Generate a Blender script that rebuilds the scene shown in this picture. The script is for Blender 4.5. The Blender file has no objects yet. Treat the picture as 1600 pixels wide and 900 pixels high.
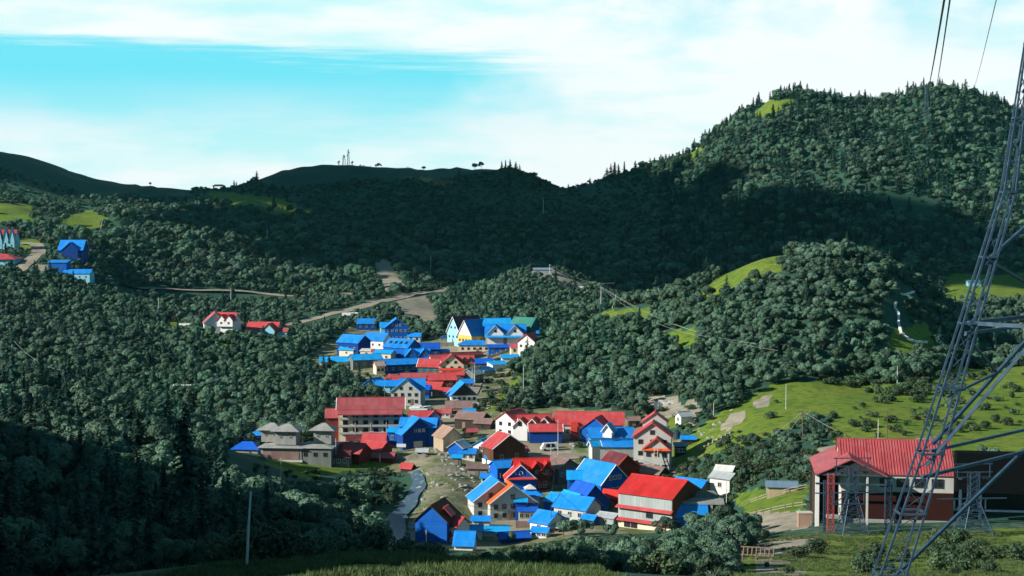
import bpy, math, random
import numpy as np
from mathutils import Vector
R = math.radians
random.seed(7); rng = np.random.default_rng(11)
sc = bpy.context.scene
col = sc.collection
F = 2300.0; TH = math.atan(120/2300.0); CT, ST = math.cos(TH), math.sin(TH)

# ------------------------------------------------------------------ camera
cam = bpy.data.cameras.new('camera'); cam.sensor_width = 36; cam.lens = F/1600*36
cam.clip_start = 1; cam.clip_end = 60000
co = bpy.data.objects.new('camera', cam); col.objects.link(co)
co.location = (0, 0, 0); co.rotation_euler = (math.pi/2-TH, 0, 0); sc.camera = co

def ray(px, py):
    a = (px-800)/F; b = (450-py)/F
    y = CT+b*ST; z = -ST+b*CT
    return a/y, z/y                       # x/y, z/y
def P(px, py, Y):
    u, t = ray(px, py); return Vector((u*Y, Y, t*Y))
def project(x, y, z):
    d = y*CT-z*ST; up = y*ST+z*CT
    return 800+F*x/d, 450-F*up/d

# ------------------------------------------------------------------ materials
def nt(m):
    m.use_nodes = True; t = m.node_tree; t.nodes.clear(); return t
class N:
    def __init__(s, t): s.t = t
    def __call__(s, typ, ins=None, **kw):
        n = s.t.nodes.new(typ)
        for k, v in kw.items(): setattr(n, k, v)
        for k, v in (ins or {}).items():
            if hasattr(v, 'is_linked') or hasattr(v, 'links'): s.t.links.new(v, n.inputs[k])
            else: n.inputs[k].default_value = v
        return n
    def math(s, op, a, b=0.0, c=0.0, clamp=False):
        n = s('ShaderNodeMath', {0: a, 1: b, 2: c}, operation=op); n.use_clamp = clamp; return n.outputs[0]
    def mix(s, f, a, b, bt='MIX'):
        n = s.t.nodes.new('ShaderNodeMix'); n.data_type = 'RGBA'; n.blend_type = bt
        for i, v in ((0, f), (6, a), (7, b)):
            if hasattr(v, 'links'): s.t.links.new(v, n.inputs[i])
            else: n.inputs[i].default_value = (v if i == 0 else (*v, 1) if len(v) == 3 else v)
        return n.outputs[2]
    def ramp(s, f, stops):
        n = s('ShaderNodeValToRGB', {0: f}); e = n.color_ramp.elements
        while len(e) < len(stops): e.new(.5)
        for i, (p, c) in enumerate(stops):
            e[i].position = p; e[i].color = (c, c, c, 1) if isinstance(c, (int, float)) else (*c, 1)
        return n.outputs[0]
    def sstep(s, v, lo, hi):
        n = s('ShaderNodeMapRange', {0: v, 1: lo, 2: hi}, interpolation_type='SMOOTHSTEP'); return n.outputs[0]
def finish(n, colr, rough=.7, bump=None, spec=.3, metal=0, bstr=.3, bdist=.05):
    ins = {'Roughness': rough, 'Metallic': metal, 'Specular IOR Level': spec, 'Base Color': colr}
    b = n('ShaderNodeBsdfPrincipled', ins)
    if bump is not None:
        bn = n('ShaderNodeBump', {'Height': bump, 'Strength': bstr, 'Distance': bdist}); n.t.links.new(bn.outputs[0], b.inputs['Normal'])
    o = n('ShaderNodeOutputMaterial', {0: b.outputs[0]}); return b
def c4(c): return (*c, 1)
def roof_mat(name, c, fade=.35, rust=.12, rough=.55, sheet=.9):
    """painted corrugated sheets: each sheet its own tone, faded patches, rust specks"""
    m = bpy.data.materials.new(name); n = N(nt(m))
    tc = n('ShaderNodeTexCoord').outputs['Object']
    sx = n('ShaderNodeSeparateXYZ', {0: tc})
    ix = n.math('FLOOR', n.math('DIVIDE', sx.outputs[0], sheet))
    iy = n.math('FLOOR', n.math('DIVIDE', sx.outputs[1], 2.6))
    cv = n('ShaderNodeCombineXYZ', {0: ix, 1: iy})
    wn = n('ShaderNodeTexWhiteNoise', {0: cv.outputs[0]}, noise_dimensions='3D').outputs[0]
    no = n('ShaderNodeTexNoise', {'Vector': tc, 'Scale': .35, 'Detail': 6, 'Roughness': .65}).outputs[0]
    oi = n('ShaderNodeObjectInfo').outputs['Random']
    dark = tuple(x*.55 for x in c); light = tuple(min(1, x*.85+.13) for x in c)
    f = n.math('ADD', n.math('MULTIPLY', wn, .45), n.math('MULTIPLY', oi, .45))
    base = n.mix(f, c4(c), c4(dark))
    base = n.mix(n.math('MULTIPLY', n.ramp(no, [(.45, 0), (.75, 1)]), fade), base, c4(light))
    sp = n('ShaderNodeTexNoise', {'Vector': tc, 'Scale': 1.3, 'Detail': 8, 'Roughness': .7}).outputs[0]
    base = n.mix(n.math('MULTIPLY', n.ramp(sp, [(.60, 0), (.72, 1)]), rust*3), base, (.12, .06, .04, 1))
    rib = n.math('SINE', n.math('MULTIPLY', sx.outputs[0], 2*math.pi/.3))
    finish(n, base, rough, rib, spec=.35, bstr=.25, bdist=.04); return m
def wall_mat(name, c, var=.25, scale=.5, rough=.85, boards=0, vert=False, stain=.35):
    m = bpy.data.materials.new(name); n = N(nt(m))
    tc = n('ShaderNodeTexCoord').outputs['Object']
    mp = n('ShaderNodeMapping', {'Vector': tc, 'Scale': (1, 1, .35)}).outputs[0]
    no = n('ShaderNodeTexNoise', {'Vector': mp, 'Scale': scale, 'Detail': 7, 'Roughness': .65}).outputs[0]
    dark = tuple(x*(1-var) for x in c)
    base = n.mix(n.ramp(no, [(.35, 0), (.7, 1)]), c4(c), c4(dark))
    n2 = n('ShaderNodeTexNoise', {'Vector': mp, 'Scale': 2.2, 'Detail': 6, 'Roughness': .7}).outputs[0]
    base = n.mix(n.math('MULTIPLY', n.ramp(n2, [(.55, 0), (.75, 1)]), stain), base, c4(tuple(x*.5 for x in c)))
    bump = no
    if boards:
        sx = n('ShaderNodeSeparateXYZ', {0: tc})
        q = n.math('ADD', sx.outputs[0], sx.outputs[1]) if vert else sx.outputs[2]
        q = n.math('DIVIDE', q, boards); fr = n.math('FRACT', q); ib = n.math('FLOOR', q)
        wn = n('ShaderNodeTexWhiteNoise', {'W': ib}, noise_dimensions='1D').outputs[0]
        base = n.mix(n.math('MULTIPLY', wn, .45), base, c4(tuple(x*.6 for x in c)))
        ln = n.ramp(fr, [(.0, 1), (.10, 0)])
        base = n.mix(n.math('MULTIPLY', ln, .7), base, c4(tuple(x*.3 for x in c)))
        bump = fr
    finish(n, base, rough, bump, spec=.2, bstr=.2); return m
def plain(name, c, rough=.6, metal=0, spec=.4, var=.15, scale=3):
    m = bpy.data.materials.new(name); n = N(nt(m))
    tc = n('ShaderNodeTexCoord').outputs['Object']
    no = n('ShaderNodeTexNoise', {'Vector': tc, 'Scale': scale, 'Detail': 5}).outputs[0]
    base = n.mix(n.ramp(no, [(.35, 0), (.7, 1)]), c4(c), c4(tuple(x*(1-var) for x in c)))
    finish(n, base, rough, None, spec, metal); return m
def leaf_mat(name, c1, c2, c3):
    m = bpy.data.materials.new(name); n = N(nt(m))
    tc = n('ShaderNodeTexCoord').outputs['Object']
    oi = n('ShaderNodeObjectInfo').outputs['Random']
    no = n('ShaderNodeTexNoise', {'Vector': tc, 'Scale': .9, 'Detail': 3}).outputs[0]
    lo = n('ShaderNodeObjectInfo').outputs['Location']; pn = n('ShaderNodeTexNoise', {'Vector': lo, 'Scale': .012, 'Detail': 4, 'Roughness': .6}).outputs[0]
    b = n.mix(n.math('ADD', n.math('MULTIPLY', oi, .6), n.ramp(pn, [(.36, 0), (.66, .55)]), clamp=True), c4(c1), c4(c2))
    b = n.mix(n.ramp(no, [(.5, 0), (.72, 1)]), b, c4(c3))
    hs = n('ShaderNodeHueSaturation', {'Color': b, 'Hue': n.math('ADD', n.math('MULTIPLY', n.math('FRACT', n.math('MULTIPLY', oi, 3.7)), .035), .474), 'Saturation': n.math('ADD', n.math('MULTIPLY', pn, .8), .55), 'Value': n.math('ADD', n.math('MULTIPLY', n.math('FRACT', n.math('MULTIPLY', oi, 7.31)), .9), .5)})
    d = n('ShaderNodeBsdfPrincipled', {'Base Color': hs.outputs[0], 'Roughness': .62, 'Specular IOR Level': .25})
    tr = n('ShaderNodeBsdfTranslucent', {'Color': hs.outputs[0]})
    mx = n('ShaderNodeMixShader', {0: .12, 1: d.outputs[0], 2: tr.outputs[0]})
    n('ShaderNodeOutputMaterial', {0: mx.outputs[0]}); return m

M = {}
M['red'] = roof_mat('red_roof_paint', (.54, .062, .066))
M['scarlet'] = roof_mat('scarlet_roof_paint', (.60, .025, .022), fade=.15, rust=.06)
M['pink'] = roof_mat('faded_red_roof_paint', (.42, .085, .095))
M['maroon'] = roof_mat('maroon_roof_paint', (.15, .022, .028))
M['orange'] = roof_mat('orange_roof_paint', (.62, .11, .02))
M['blue'] = roof_mat('blue_roof_paint', (.003, .25, .76), rust=.09, fade=.3)
M['sky'] = roof_mat('light_blue_roof_paint', (.004, .37, .84), rust=.09, fade=.3)
M['deep'] = roof_mat('deep_shaded_blue_roof', (.003, .11, .60), rust=.05, fade=.1)  # blue roof as it looks in shade, painted into the base colour
M['greenroof'] = roof_mat('green_roof_paint', (.03, .20, .15))
M['rusty'] = roof_mat('rusty_brown_sheets', (.24, .15, .13), fade=.5, rust=.3)
M['tan'] = roof_mat('tan_weathered_sheets', (.42, .27, .20), fade=.4, rust=.2)
M['zinc'] = roof_mat('bare_zinc_sheets', (.42, .46, .48), fade=.4, rust=.12, rough=.45)
M['slate'] = roof_mat('blue_grey_sheets', (.16, .25, .34), fade=.3, rust=.1)
M['whiteroof'] = roof_mat('white_roof_sheets', (.72, .70, .66), rust=.1)
M['conc'] = wall_mat('grey_concrete', (.32, .33, .31), .35, .4)
M['dconc'] = wall_mat('dark_concrete', (.17, .19, .18), .4, .4)
M['white'] = wall_mat('whitewashed_wall', (.74, .73, .70), .12, .4)
M['stained'] = wall_mat('stained_white_wall', (.52, .52, .49), .3, .3, stain=.7)
M['cream'] = wall_mat('cream_wall', (.72, .62, .45), .12, .4)
M['yellow'] = wall_mat('yellow_wall', (.70, .45, .10), .15, .4)
M['lgrey'] = wall_mat('light_grey_wall', (.48, .49, .46), .18, .4)
M['bluewall'] = wall_mat('blue_boarded_wall', (.006, .13, .55), .25, .5, boards=.3)
M['navy'] = wall_mat('dark_and_shaded_blue_boards', (.006, .06, .30), .3, .5, boards=.3)  # dark blue, also painting in the shade on some blue walls
M['cyanwall'] = wall_mat('pale_cyan_wall', (.30, .62, .72), .15, .5)
M['teal'] = wall_mat('teal_wall', (.03, .14, .17), .3, .5, boards=.3)
M['timber'] = wall_mat('brown_timber_boards', (.13, .055, .032), .35, .5, boards=.3)
M['dtimber'] = wall_mat('dark_timber_boards', (.06, .045, .035), .35, .5, boards=.25)
M['redwood'] = wall_mat('red_brown_boards', (.24, .045, .025), .3, .5, boards=.35)
M['rustwall'] = wall_mat('dark_red_wall', (.20, .03, .02), .2, .5)
M['zincwall'] = wall_mat('zinc_sheet_wall', (.36, .42, .42), .25, .5, boards=.8, vert=True, rough=.5)
M['tanwall'] = wall_mat('tan_plank_wall', (.46, .36, .25), .3, .5, boards=.3, vert=True)
M['stone'] = wall_mat('rubble_stone', (.34, .32, .28), .5, 1.5, boards=.4)
M['trimw'] = plain('white_trim_paint', (.78, .77, .74))
M['trimr'] = plain('red_trim_paint', (.58, .05, .03))
M['trimo'] = plain('orange_trim_paint', (.70, .10, .02))
M['wood'] = plain('weathered_wood', (.22, .16, .11), .8)
M['pale'] = plain('pale_wood', (.55, .48, .38), .8)
M['glass'] = plain('dark_window_glass', (.015, .022, .03), .12, spec=.6, var=.3)
M['frame'] = plain('window_frame_paint', (.45, .42, .38))
M['bframe'] = plain('blue_frame_paint', (.02, .10, .42))
M['dframe'] = plain('dark_frame_paint', (.06, .045, .04))
M['steel'] = plain('galvanised_steel', (.040, .085, .135), .6, .15, var=.5, scale=1.5)
M['dsteel'] = plain('dark_steel', (.035, .06, .09), .5, .4, var=.3)
M['cable'] = plain('cable_sheath', (.03, .04, .05), .5)
M['cablel'] = plain('pale_cable', (.30, .33, .30), .6)
M['pole'] = plain('pale_pole', (.50, .50, .46), .7)
M['dpole'] = plain('dark_pole', (.10, .085, .07), .8)
M['plastic'] = plain('green_tank_plastic', (.02, .35, .26), .4)
M['black'] = plain('black_rubber', (.012, .012, .013), .8)
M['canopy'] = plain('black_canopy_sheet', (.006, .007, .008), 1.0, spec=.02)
M['shadedred'] = wall_mat('shaded_red_brown_wall', (.034, .008, .006), .3, .4)  # red-brown darkened so the lower wall's shade sits in its colour
M['carwhite'] = plain('white_car_paint', (.75, .75, .74), .3)
M['carblue'] = plain('blue_car_paint', (.02, .12, .45), .3)
M['rock'] = wall_mat('river_rock', (.36, .36, .34), .5, 1.2)
M['flag'] = plain('white_cloth', (.70, .72, .70), .9)
M['redpaint'] = plain('red_gate_paint', (.22, .03, .025), .7)
M['bark'] = wall_mat('tree_bark', (.10, .075, .05), .4, 2)
M['broad'] = leaf_mat('broadleaf_foliage', (.042, .108, .066), (.085, .165, .105), (.130, .210, .142))
M['con'] = leaf_mat('conifer_foliage', (.014, .062, .050), (.028, .092, .070), (.045, .115, .085))
M['shr'] = leaf_mat('shrub_foliage', (.032, .075, .036), (.06, .11, .045), (.09, .14, .06))

# ------------------------------------------------------------------ mesh helper
class MB:
    def __init__(s): s.v = []; s.f = []; s.m = []
    def poly(s, pts, mi=0):
        k = len(s.v); s.v += [tuple(p) for p in pts]; s.f.append(tuple(range(k, k+len(pts)))); s.m.append(mi)
    def box(s, c, d, mi=0, rz=0.0):
        cx, cy, cz = c; a, b, h = d[0]/2, d[1]/2, d[2]/2; ca, sa = math.cos(rz), math.sin(rz)
        k = len(s.v)
        for z in (-h, h):
            for x, y in ((-a, -b), (a, -b), (a, b), (-a, b)):
                s.v.append((cx+x*ca-y*sa, cy+x*sa+y*ca, cz+z))
        for f in ((3, 2, 1, 0), (4, 5, 6, 7), (0, 1, 5, 4), (1, 2, 6, 5), (2, 3, 7, 6), (3, 0, 4, 7)):
            s.f.append(tuple(k+i for i in f)); s.m.append(mi)
    def prism(s, prof, x0, x1, mi=0, cap=None):
        """profile of (y, z), counter-clockwise seen from +X, extruded along X"""
        n = len(prof); k = len(s.v)
        s.v += [(x0, y, z) for y, z in prof]+[(x1, y, z) for y, z in prof]
        for i in range(n):
            j = (i+1) % n; s.f.append((k+i, k+j, k+n+j, k+n+i)); s.m.append(mi)
        cm = mi if cap is None else cap
        s.f.append(tuple(k+i for i in reversed(range(n)))); s.m.append(cm)
        s.f.append(tuple(k+n+i for i in range(n))); s.m.append(cm)
    def bar(s, p, q, w, mi=0, w2=None):
        p, q = Vector(p), Vector(q); d = (q-p)
        if d.length < 1e-6: return
        d.normalize(); a = d.cross(Vector((0, 0, 1)))
        if a.length < 1e-3: a = Vector((1, 0, 0))
        a.normalize(); b = d.cross(a); k = len(s.v); w2 = w if w2 is None else w2
        for c, ww in ((p, w), (q, w2)):
            for x, y in ((-1, -1), (1, -1), (1, 1), (-1, 1)): s.v.append(tuple(c+a*x*ww/2+b*y*ww/2))
        for f in ((3, 2, 1, 0), (4, 5, 6, 7), (0, 1, 5, 4), (1, 2, 6, 5), (2, 3, 7, 6), (3, 0, 4, 7)):
            s.f.append(tuple(k+i for i in f)); s.m.append(mi)
    def tube(s, pts, r, mi=0, n=6):
        """tapered round tube along pts; r a list of radii"""
        k = len(s.v)
        for i, p in enumerate(pts):
            p = Vector(p); d = Vector(pts[min(i+1, len(pts)-1)])-Vector(pts[max(i-1, 0)]); d.normalize()
            a = d.cross(Vector((.3, 1, .1))); a.normalize(); b = d.cross(a)
            for j in range(n):
                t = 2*math.pi*j/n; s.v.append(tuple(p+a*math.cos(t)*r[i]+b*math.sin(t)*r[i]))
        for i in range(len(pts)-1):
            for j in range(n):
                s.f.append((k+i*n+j, k+i*n+(j+1) % n, k+(i+1)*n+(j+1) % n, k+(i+1)*n+j)); s.m.append(mi)
        s.f.append(tuple(k+j for j in reversed(range(n)))); s.m.append(mi)
        e = k+(len(pts)-1)*n; s.f.append(tuple(e+j for j in range(n))); s.m.append(mi)
    def lathe(s, prof, mi=0, n=12, c=(0, 0)):
        k = len(s.v)
        for r, z in prof:
            for j in range(n):
                t = 2*math.pi*j/n; s.v.append((c[0]+r*math.cos(t), c[1]+r*math.sin(t), z))
        for i in range(len(prof)-1):
            for j in range(n):
                s.f.append((k+i*n+j, k+i*n+(j+1) % n, k+(i+1)*n+(j+1) % n, k+(i+1)*n+j)); s.m.append(mi)
    def mesh(s, name, mats):
        me = bpy.data.meshes.new(name); me.from_pydata(s.v, [], s.f)
        for m in (mats if isinstance(mats, (list, tuple)) else [mats]): me.materials.append(m)
        if any(s.m): me.polygons.foreach_set('material_index', s.m)
        me.update(); return me
    def build(s, name, mats, parent=None, loc=(0, 0, 0), rz=0.0):
        return link(name, s.mesh(name, mats), parent, loc, rz)
def link(name, data, parent=None, loc=(0, 0, 0), rz=0.0):
    o = bpy.data.objects.new(name, data); col.objects.link(o)
    o.location = loc; o.rotation_euler = (0, 0, rz)
    if parent: o.parent = parent
    return o
def tag(o, label=None, cat=None, group=None, kind=None):
    for k, v in (('label', label), ('category', cat), ('group', group), ('kind', kind)):
        if v: o[k] = v
    return o
def thing(name, label, cat, loc=(0, 0, 0), rz=0.0, group=None):
    return tag(link(name, None, None, loc, rz), label, cat, group)

# ------------------------------------------------------------------ terrain from surveyed points (pixel row, column, distance)
PTS = []
def curve(*pts):
    for (a, b) in zip(pts[:-1], pts[1:]):
        n = max(1, int(abs(b[0]-a[0])/90))
        for i in range(n):
            t = i/n; PTS.append((a[0]+(b[0]-a[0])*t, a[1]+(b[1]-a[1])*t, math.exp(math.log(a[2])*(1-t)+math.log(b[2])*t)))
    PTS.append(pts[-1])
# near ground under and before the camera
curve((-900, 1000, 60), (2500, 1000, 60)); curve((-900, 1400, 30), (2500, 1400, 30))
curve((0, 925, 100), (220, 905, 105), (400, 884, 110), (600, 872, 112), (800, 885, 110), (1000, 905, 110), (1300, 925, 115), (1650, 950, 110), (2500, 950, 110))
curve((0, 930, 125), (300, 915, 128), (600, 905, 135), (800, 915, 140), (1100, 925, 140), (1400, 905, 150), (1700, 905, 150), (2500, 900, 150))
# dip behind the grass lip, then the left wooded slope
curve((0, 850, 175), (150, 850, 175), (300, 855, 172), (450, 875, 172), (600, 905, 180))
curve((0, 745, 230), (150, 755, 230), (300, 780, 235), (450, 815, 240), (600, 880, 255))
curve((0, 650, 300), (150, 665, 300), (300, 705, 300), (450, 760, 310), (560, 800, 320), (625, 835, 320))
curve((0, 608, 350), (100, 618, 350), (200, 655, 350), (300, 685, 355), (400, 716, 360), (480, 735, 370), (560, 745, 375), (620, 752, 378))
curve((0, 690, 440), (150, 700, 430), (280, 710, 420), (350, 705, 400), (440, 713, 397), (520, 712, 400), (580, 708, 402))
# river bed
curve((672, 715, 394), (655, 745, 372), (650, 775, 352), (622, 815, 325), (600, 850, 303), (560, 900, 275))
curve((725, 760, 360), (690, 800, 335), (660, 850, 306))
# bottom right slope: thicket, then the bare field with the station
curve((650, 880, 190), (800, 890, 190), (1000, 890, 190), (1180, 880, 190), (1300, 870, 200), (1450, 870, 205), (1700, 870, 205), (2500, 860, 205))
curve((700, 868, 270), (850, 858, 270), (1000, 850, 265), (1100, 845, 262), (1180, 838, 255))
curve((1250, 833, 245), (1400, 826, 250), (1550, 826, 250), (1800, 820, 250), (2500, 810, 250))
curve((1170, 800, 300), (1260, 790, 290), (1400, 775, 290), (1600, 760, 290), (2500, 750, 290))
# village floor
curve((655, 858, 308), (750, 848, 314), (850, 838, 320), (950, 832, 323), (1060, 826, 325))
curve((740, 800, 345), (850, 790, 352), (950, 790, 350), (1080, 785, 350), (1130, 780, 345))
curve((740, 745, 376), (850, 740, 380), (950, 738, 382), (1040, 735, 382))
curve((600, 700, 410), (700, 698, 412), (800, 695, 415), (900, 700, 410), (1000, 705, 405), (1050, 715, 395))
curve((540, 665, 445), (620, 655, 462), (700, 650, 470), (800, 668, 442), (900, 672, 438), (980, 668, 440))
curve((560, 615, 525), (620, 605, 545), (700, 602, 552), (750, 605, 548))
curve((480, 590, 590), (540, 575, 625), (620, 565, 645), (700, 560, 655), (760, 565, 645))
curve((540, 530, 735), (620, 528, 745), (700, 526, 752), (800, 530, 740), (840, 540, 705))
curve((540, 503, 830), (620, 505, 830), (720, 503, 850), (820, 507, 840))
# mid left wooded hill
curve((-900, 640, 540), (0, 640, 500), (150, 655, 480), (300, 672, 470), (400, 668, 460), (490, 668, 452))
curve((-900, 540, 660), (0, 555, 620), (150, 565, 610), (300, 575, 605), (400, 582, 590), (480, 600, 560))
curve((-900, 470, 800), (0, 480, 790), (150, 490, 780), (250, 510, 730), (340, 528, 700), (420, 528, 720), (480, 520, 750), (540, 497, 850))
curve((-900, 430, 950), (0, 428, 930), (60, 430, 930), (120, 446, 920), (200, 452, 980), (400, 461, 1000), (500, 462, 1000), (590, 464, 970), (640, 458, 1000), (700, 451, 1050))
curve((445, 510, 800), (500, 497, 860), (560, 482, 900), (620, 470, 950))
curve((600, 468, 985), (640, 470, 960), (640, 500, 850), (660, 510, 820))
curve((740, 500, 880), (790, 480, 920), (850, 485, 900), (930, 500, 850))
curve((740, 470, 1000), (800, 436, 1010), (860, 428, 1010), (920, 450, 980), (960, 462, 980))
curve((750, 440, 1120), (850, 436, 1100), (960, 452, 1080), (1050, 448, 1080))
# church bench on the far left, grass
curve((-900, 380, 1050), (0, 405, 1000), (60, 400, 1020), (130, 402, 1000), (200, 400, 1080))
curve((-900, 340, 1400), (0, 365, 1250), (60, 360, 1300), (100, 350, 1350))
# shaded spur in the middle left
curve((0, 330, 1500), (100, 335, 1500), (170, 322, 1480), (240, 318, 1480), (330, 312, 1520), (400, 318, 1480), (470, 333, 1400), (530, 365, 1330), (600, 405, 1220), (680, 430, 1150))
curve((160, 385, 1220), (260, 375, 1240), (380, 385, 1220), (480, 405, 1180), (560, 432, 1110))
curve((100, 352, 1640), (240, 340, 1640), (330, 325, 1660), (450, 345, 1600), (560, 390, 1480))
# far ridge
curve((-900, 100, 1900), (-400, 175, 1900), (-150, 212, 1900), (0, 236, 1900), (60, 247, 1900), (120, 268, 1900), (200, 288, 1900), (290, 303, 1880), (345, 303, 1850), (385, 296, 1900), (440, 276, 1950), (500, 268, 2000), (540, 261, 2000), (590, 264, 2000), (690, 272, 2000), (760, 263, 2000), (800, 266, 2000), (840, 280, 2000), (870, 297, 1980), (920, 291, 1930), (960, 280, 1880), (1010, 262, 1800), (1060, 256, 1750))
curve((-900, 250, 1650), (-300, 290, 1650), (0, 310, 1700), (100, 312, 1720), (200, 318, 1720))
curve((450, 315, 1750), (600, 330, 1720), (760, 335, 1700), (900, 345, 1650), (1000, 340, 1600))
curve((600, 385, 1430), (760, 395, 1400), (900, 405, 1330), (1030, 400, 1300))
curve((-900, 300, 2600), (500, 380, 2600), (1000, 380, 2500), (1400, 330, 2100), (2500, 330, 2300))
curve((-900, 420, 5000), (2500, 420, 5000)); curve((-900, 390, 12000), (2500, 390, 12000))
# right mountain
curve((1060, 256, 1700), (1100, 234, 1650), (1150, 206, 1600), (1190, 178, 1560), (1220, 162, 1540), (1260, 172, 1520), (1330, 186, 1500), (1400, 178, 1480), (1450, 162, 1480), (1520, 166, 1480), (1580, 190, 1480), (1680, 215, 1480), (1900, 230, 1480), (2500, 240, 1480))
curve((1080, 330, 1420), (1200, 300, 1330), (1400, 290, 1300), (1600, 300, 1300), (1900, 310, 1300), (2500, 310, 1300))
curve((1060, 420, 1200), (1200, 400, 1150), (1400, 395, 1120), (1600, 405, 1080), (2500, 400, 1080))
curve((980, 475, 1000), (1100, 475, 950), (1300, 490, 900), (1450, 460, 920), (1520, 452, 900), (1600, 452, 900), (2500, 440, 900))
# the sunlit wooded knoll on the right
curve((845, 552, 620), (900, 516, 620), (940, 487, 615), (1000, 478, 605), (1060, 464, 602), (1100, 447, 600), (1150, 424, 595), (1200, 404, 590), (1235, 401, 585), (1280, 396, 580), (1350, 402, 580), (1420, 436, 590), (1480, 482, 600), (1540, 525, 610), (1620, 545, 610), (1800, 540, 610), (2500, 520, 610))
curve((830, 600, 730), (1000, 570, 730), (1280, 520, 720), (1450, 520, 720), (1600, 555, 720), (2500, 530, 720))
curve((790, 600, 560), (850, 580, 550), (950, 560, 540), (1050, 540, 530), (1200, 500, 520), (1320, 490, 515), (1420, 510, 525), (1500, 560, 540))
curve((770, 640, 478), (850, 650, 462), (950, 650, 455), (1010, 645, 450), (1080, 640, 440), (1200, 606, 450), (1340, 588, 470), (1450, 575, 480), (1600, 580, 480), (2500, 560, 480))
curve((1060, 690, 405), (1120, 660, 415), (1200, 635, 420), (1330, 625, 420), (1450, 640, 410), (1600, 650, 400), (2500, 640, 400))
curve((1060, 730, 380), (1150, 720, 360), (1250, 705, 350), (1400, 690, 345), (1520, 700, 340), (1600, 690, 345), (2500, 680, 340))
# unseen heights raised at left for their shade: far massif, hill beside the foreground
PTS += [(-700, 150, 80), (-700, 150, 95), (-900, 0, 95), (-600, 300, 110), (-900, 60, 120), (-900, 130, 150), (-900, 240, 200), (-900, 330, 260), (-900, 410, 330), (-900, 450, 420), (-450, 480, 110), (-450, 520, 160), (-450, 520, 230), (-450, 530, 300), (-1300, -120, 1700), (-1300, -140, 2000), (-1800, 300, 900), (-1500, 420, 700), (-1800, 500, 400), (-1800, 700, 250), (2500, 600, 450)]

def warp(u, lnY): return np.stack([np.asarray(u)*23.0, np.asarray(lnY)*9.0], -1)
_A = np.array([(*ray(p[0], p[1]), math.log(p[2])) for p in PTS])
_X = warp(_A[:, 0], _A[:, 2]); _n = len(_X)
# drop near-duplicates
keep = []
for i in range(_n):
    if all(np.hypot(*(_X[i]-_X[j])) > .25 for j in keep): keep.append(i)
_X = _X[keep]; _T = _A[keep, 1]; _n = len(_X)
def kern(d2): return np.sqrt(d2+.15)
_D = ((_X[:, None]-_X[None])**2).sum(-1)
_K = kern(_D)-np.eye(_n)*.02
_Pm = np.concatenate([np.ones((_n, 1)), _X], 1)
_S = np.zeros((_n+3, _n+3)); _S[:_n, :_n] = _K; _S[:_n, _n:] = _Pm; _S[_n:, :_n] = _Pm.T
_W = np.linalg.solve(_S, np.concatenate([_T, np.zeros(3)]))
def tsurf(X):
    out = np.empty(len(X))
    for i in range(0, len(X), 20000):
        x = X[i:i+20000]; d = ((x[:, None, 0]-_X[None, :, 0])**2+(x[:, None, 1]-_X[None, :, 1])**2)
        out[i:i+20000] = kern(d)@_W[:_n]+_W[_n]+x@_W[_n+1:]
    return out
NU, NV = 620, 560
U0, U1 = -1.15, .70
_s = np.linspace(0, 1, NU)
Ug = np.concatenate([np.linspace(-1.15, -.42, 90, endpoint=False), np.linspace(-.42, .42, 460), np.linspace(.42, .72, 50)[1:]])
NU = len(Ug)
Lg = np.linspace(math.log(28), math.log(11000), NV)
# coarse solve, bilinear upsample would blunt the crests: evaluate every node
UU, LL = np.meshgrid(Ug, Lg, indexing='ij')
TT = tsurf(warp(UU.ravel(), LL.ravel())).reshape(NU, NV)
# value noise for natural relief
def vnoise(x, y, seed):
    xi = np.floor(x).astype(np.int64); yi = np.floor(y).astype(np.int64); fx = x-xi; fy = y-yi
    fx = fx*fx*(3-2*fx); fy = fy*fy*(3-2*fy)
    def h(a, b):
        n = (a*374761393+b*668265263+seed*982451653) & 0x7fffffff
        n = ((n ^ (n >> 13))*1274126177) & 0x7fffffff
        return ((n ^ (n >> 16)) & 0xffff)/65535.0
    return (h(xi, yi)*(1-fx)+h(xi+1, yi)*fx)*(1-fy)+(h(xi, yi+1)*(1-fx)+h(xi+1, yi+1)*fx)*fy
def fbm(x, y, sc_, oct_=4, seed=1):
    a = 0; w = 1; tot = 0
    for o in range(oct_):
        a = a+w*vnoise(x/sc_*2**o+17*o, y/sc_*2**o-9*o, seed+o); tot += w; w *= .5
    return a/tot
YY = np.exp(LL); XX = UU*YY
rel = np.clip((YY-500)/700, 0, 1)
amp = 1.2+rel*16
ridged = 1-np.abs(2*fbm(XX, YY, 190, 4, 5)-1)
ZZ = TT*YY+(fbm(XX, YY, 28, 3, 3)-.5)*1.6+(fbm(XX, YY, 130, 4, 9)-.5)*amp*1.2+(ridged-.75)*amp*1.3
def zat(x, y):
    x = np.asarray(x, float); y = np.asarray(y, float)
    u = np.clip(x/y, Ug[0], Ug[-1]-1e-6); l = np.clip(np.log(y), Lg[0], Lg[-1]-1e-6)
    i = np.clip(np.searchsorted(Ug, u, 'right')-1, 0, NU-2); fu = (u-Ug[i])/(Ug[i+1]-Ug[i])
    q = (l-Lg[0])/(Lg[1]-Lg[0]); j = np.clip(q.astype(int), 0, NV-2); fl = q-j
    return (ZZ[i, j]*(1-fu)+ZZ[i+1, j]*fu)*(1-fl)+(ZZ[i, j+1]*(1-fu)+ZZ[i+1, j+1]*fu)*fl
_Ys = np.exp(np.linspace(math.log(40), math.log(6000), 2500))
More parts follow.
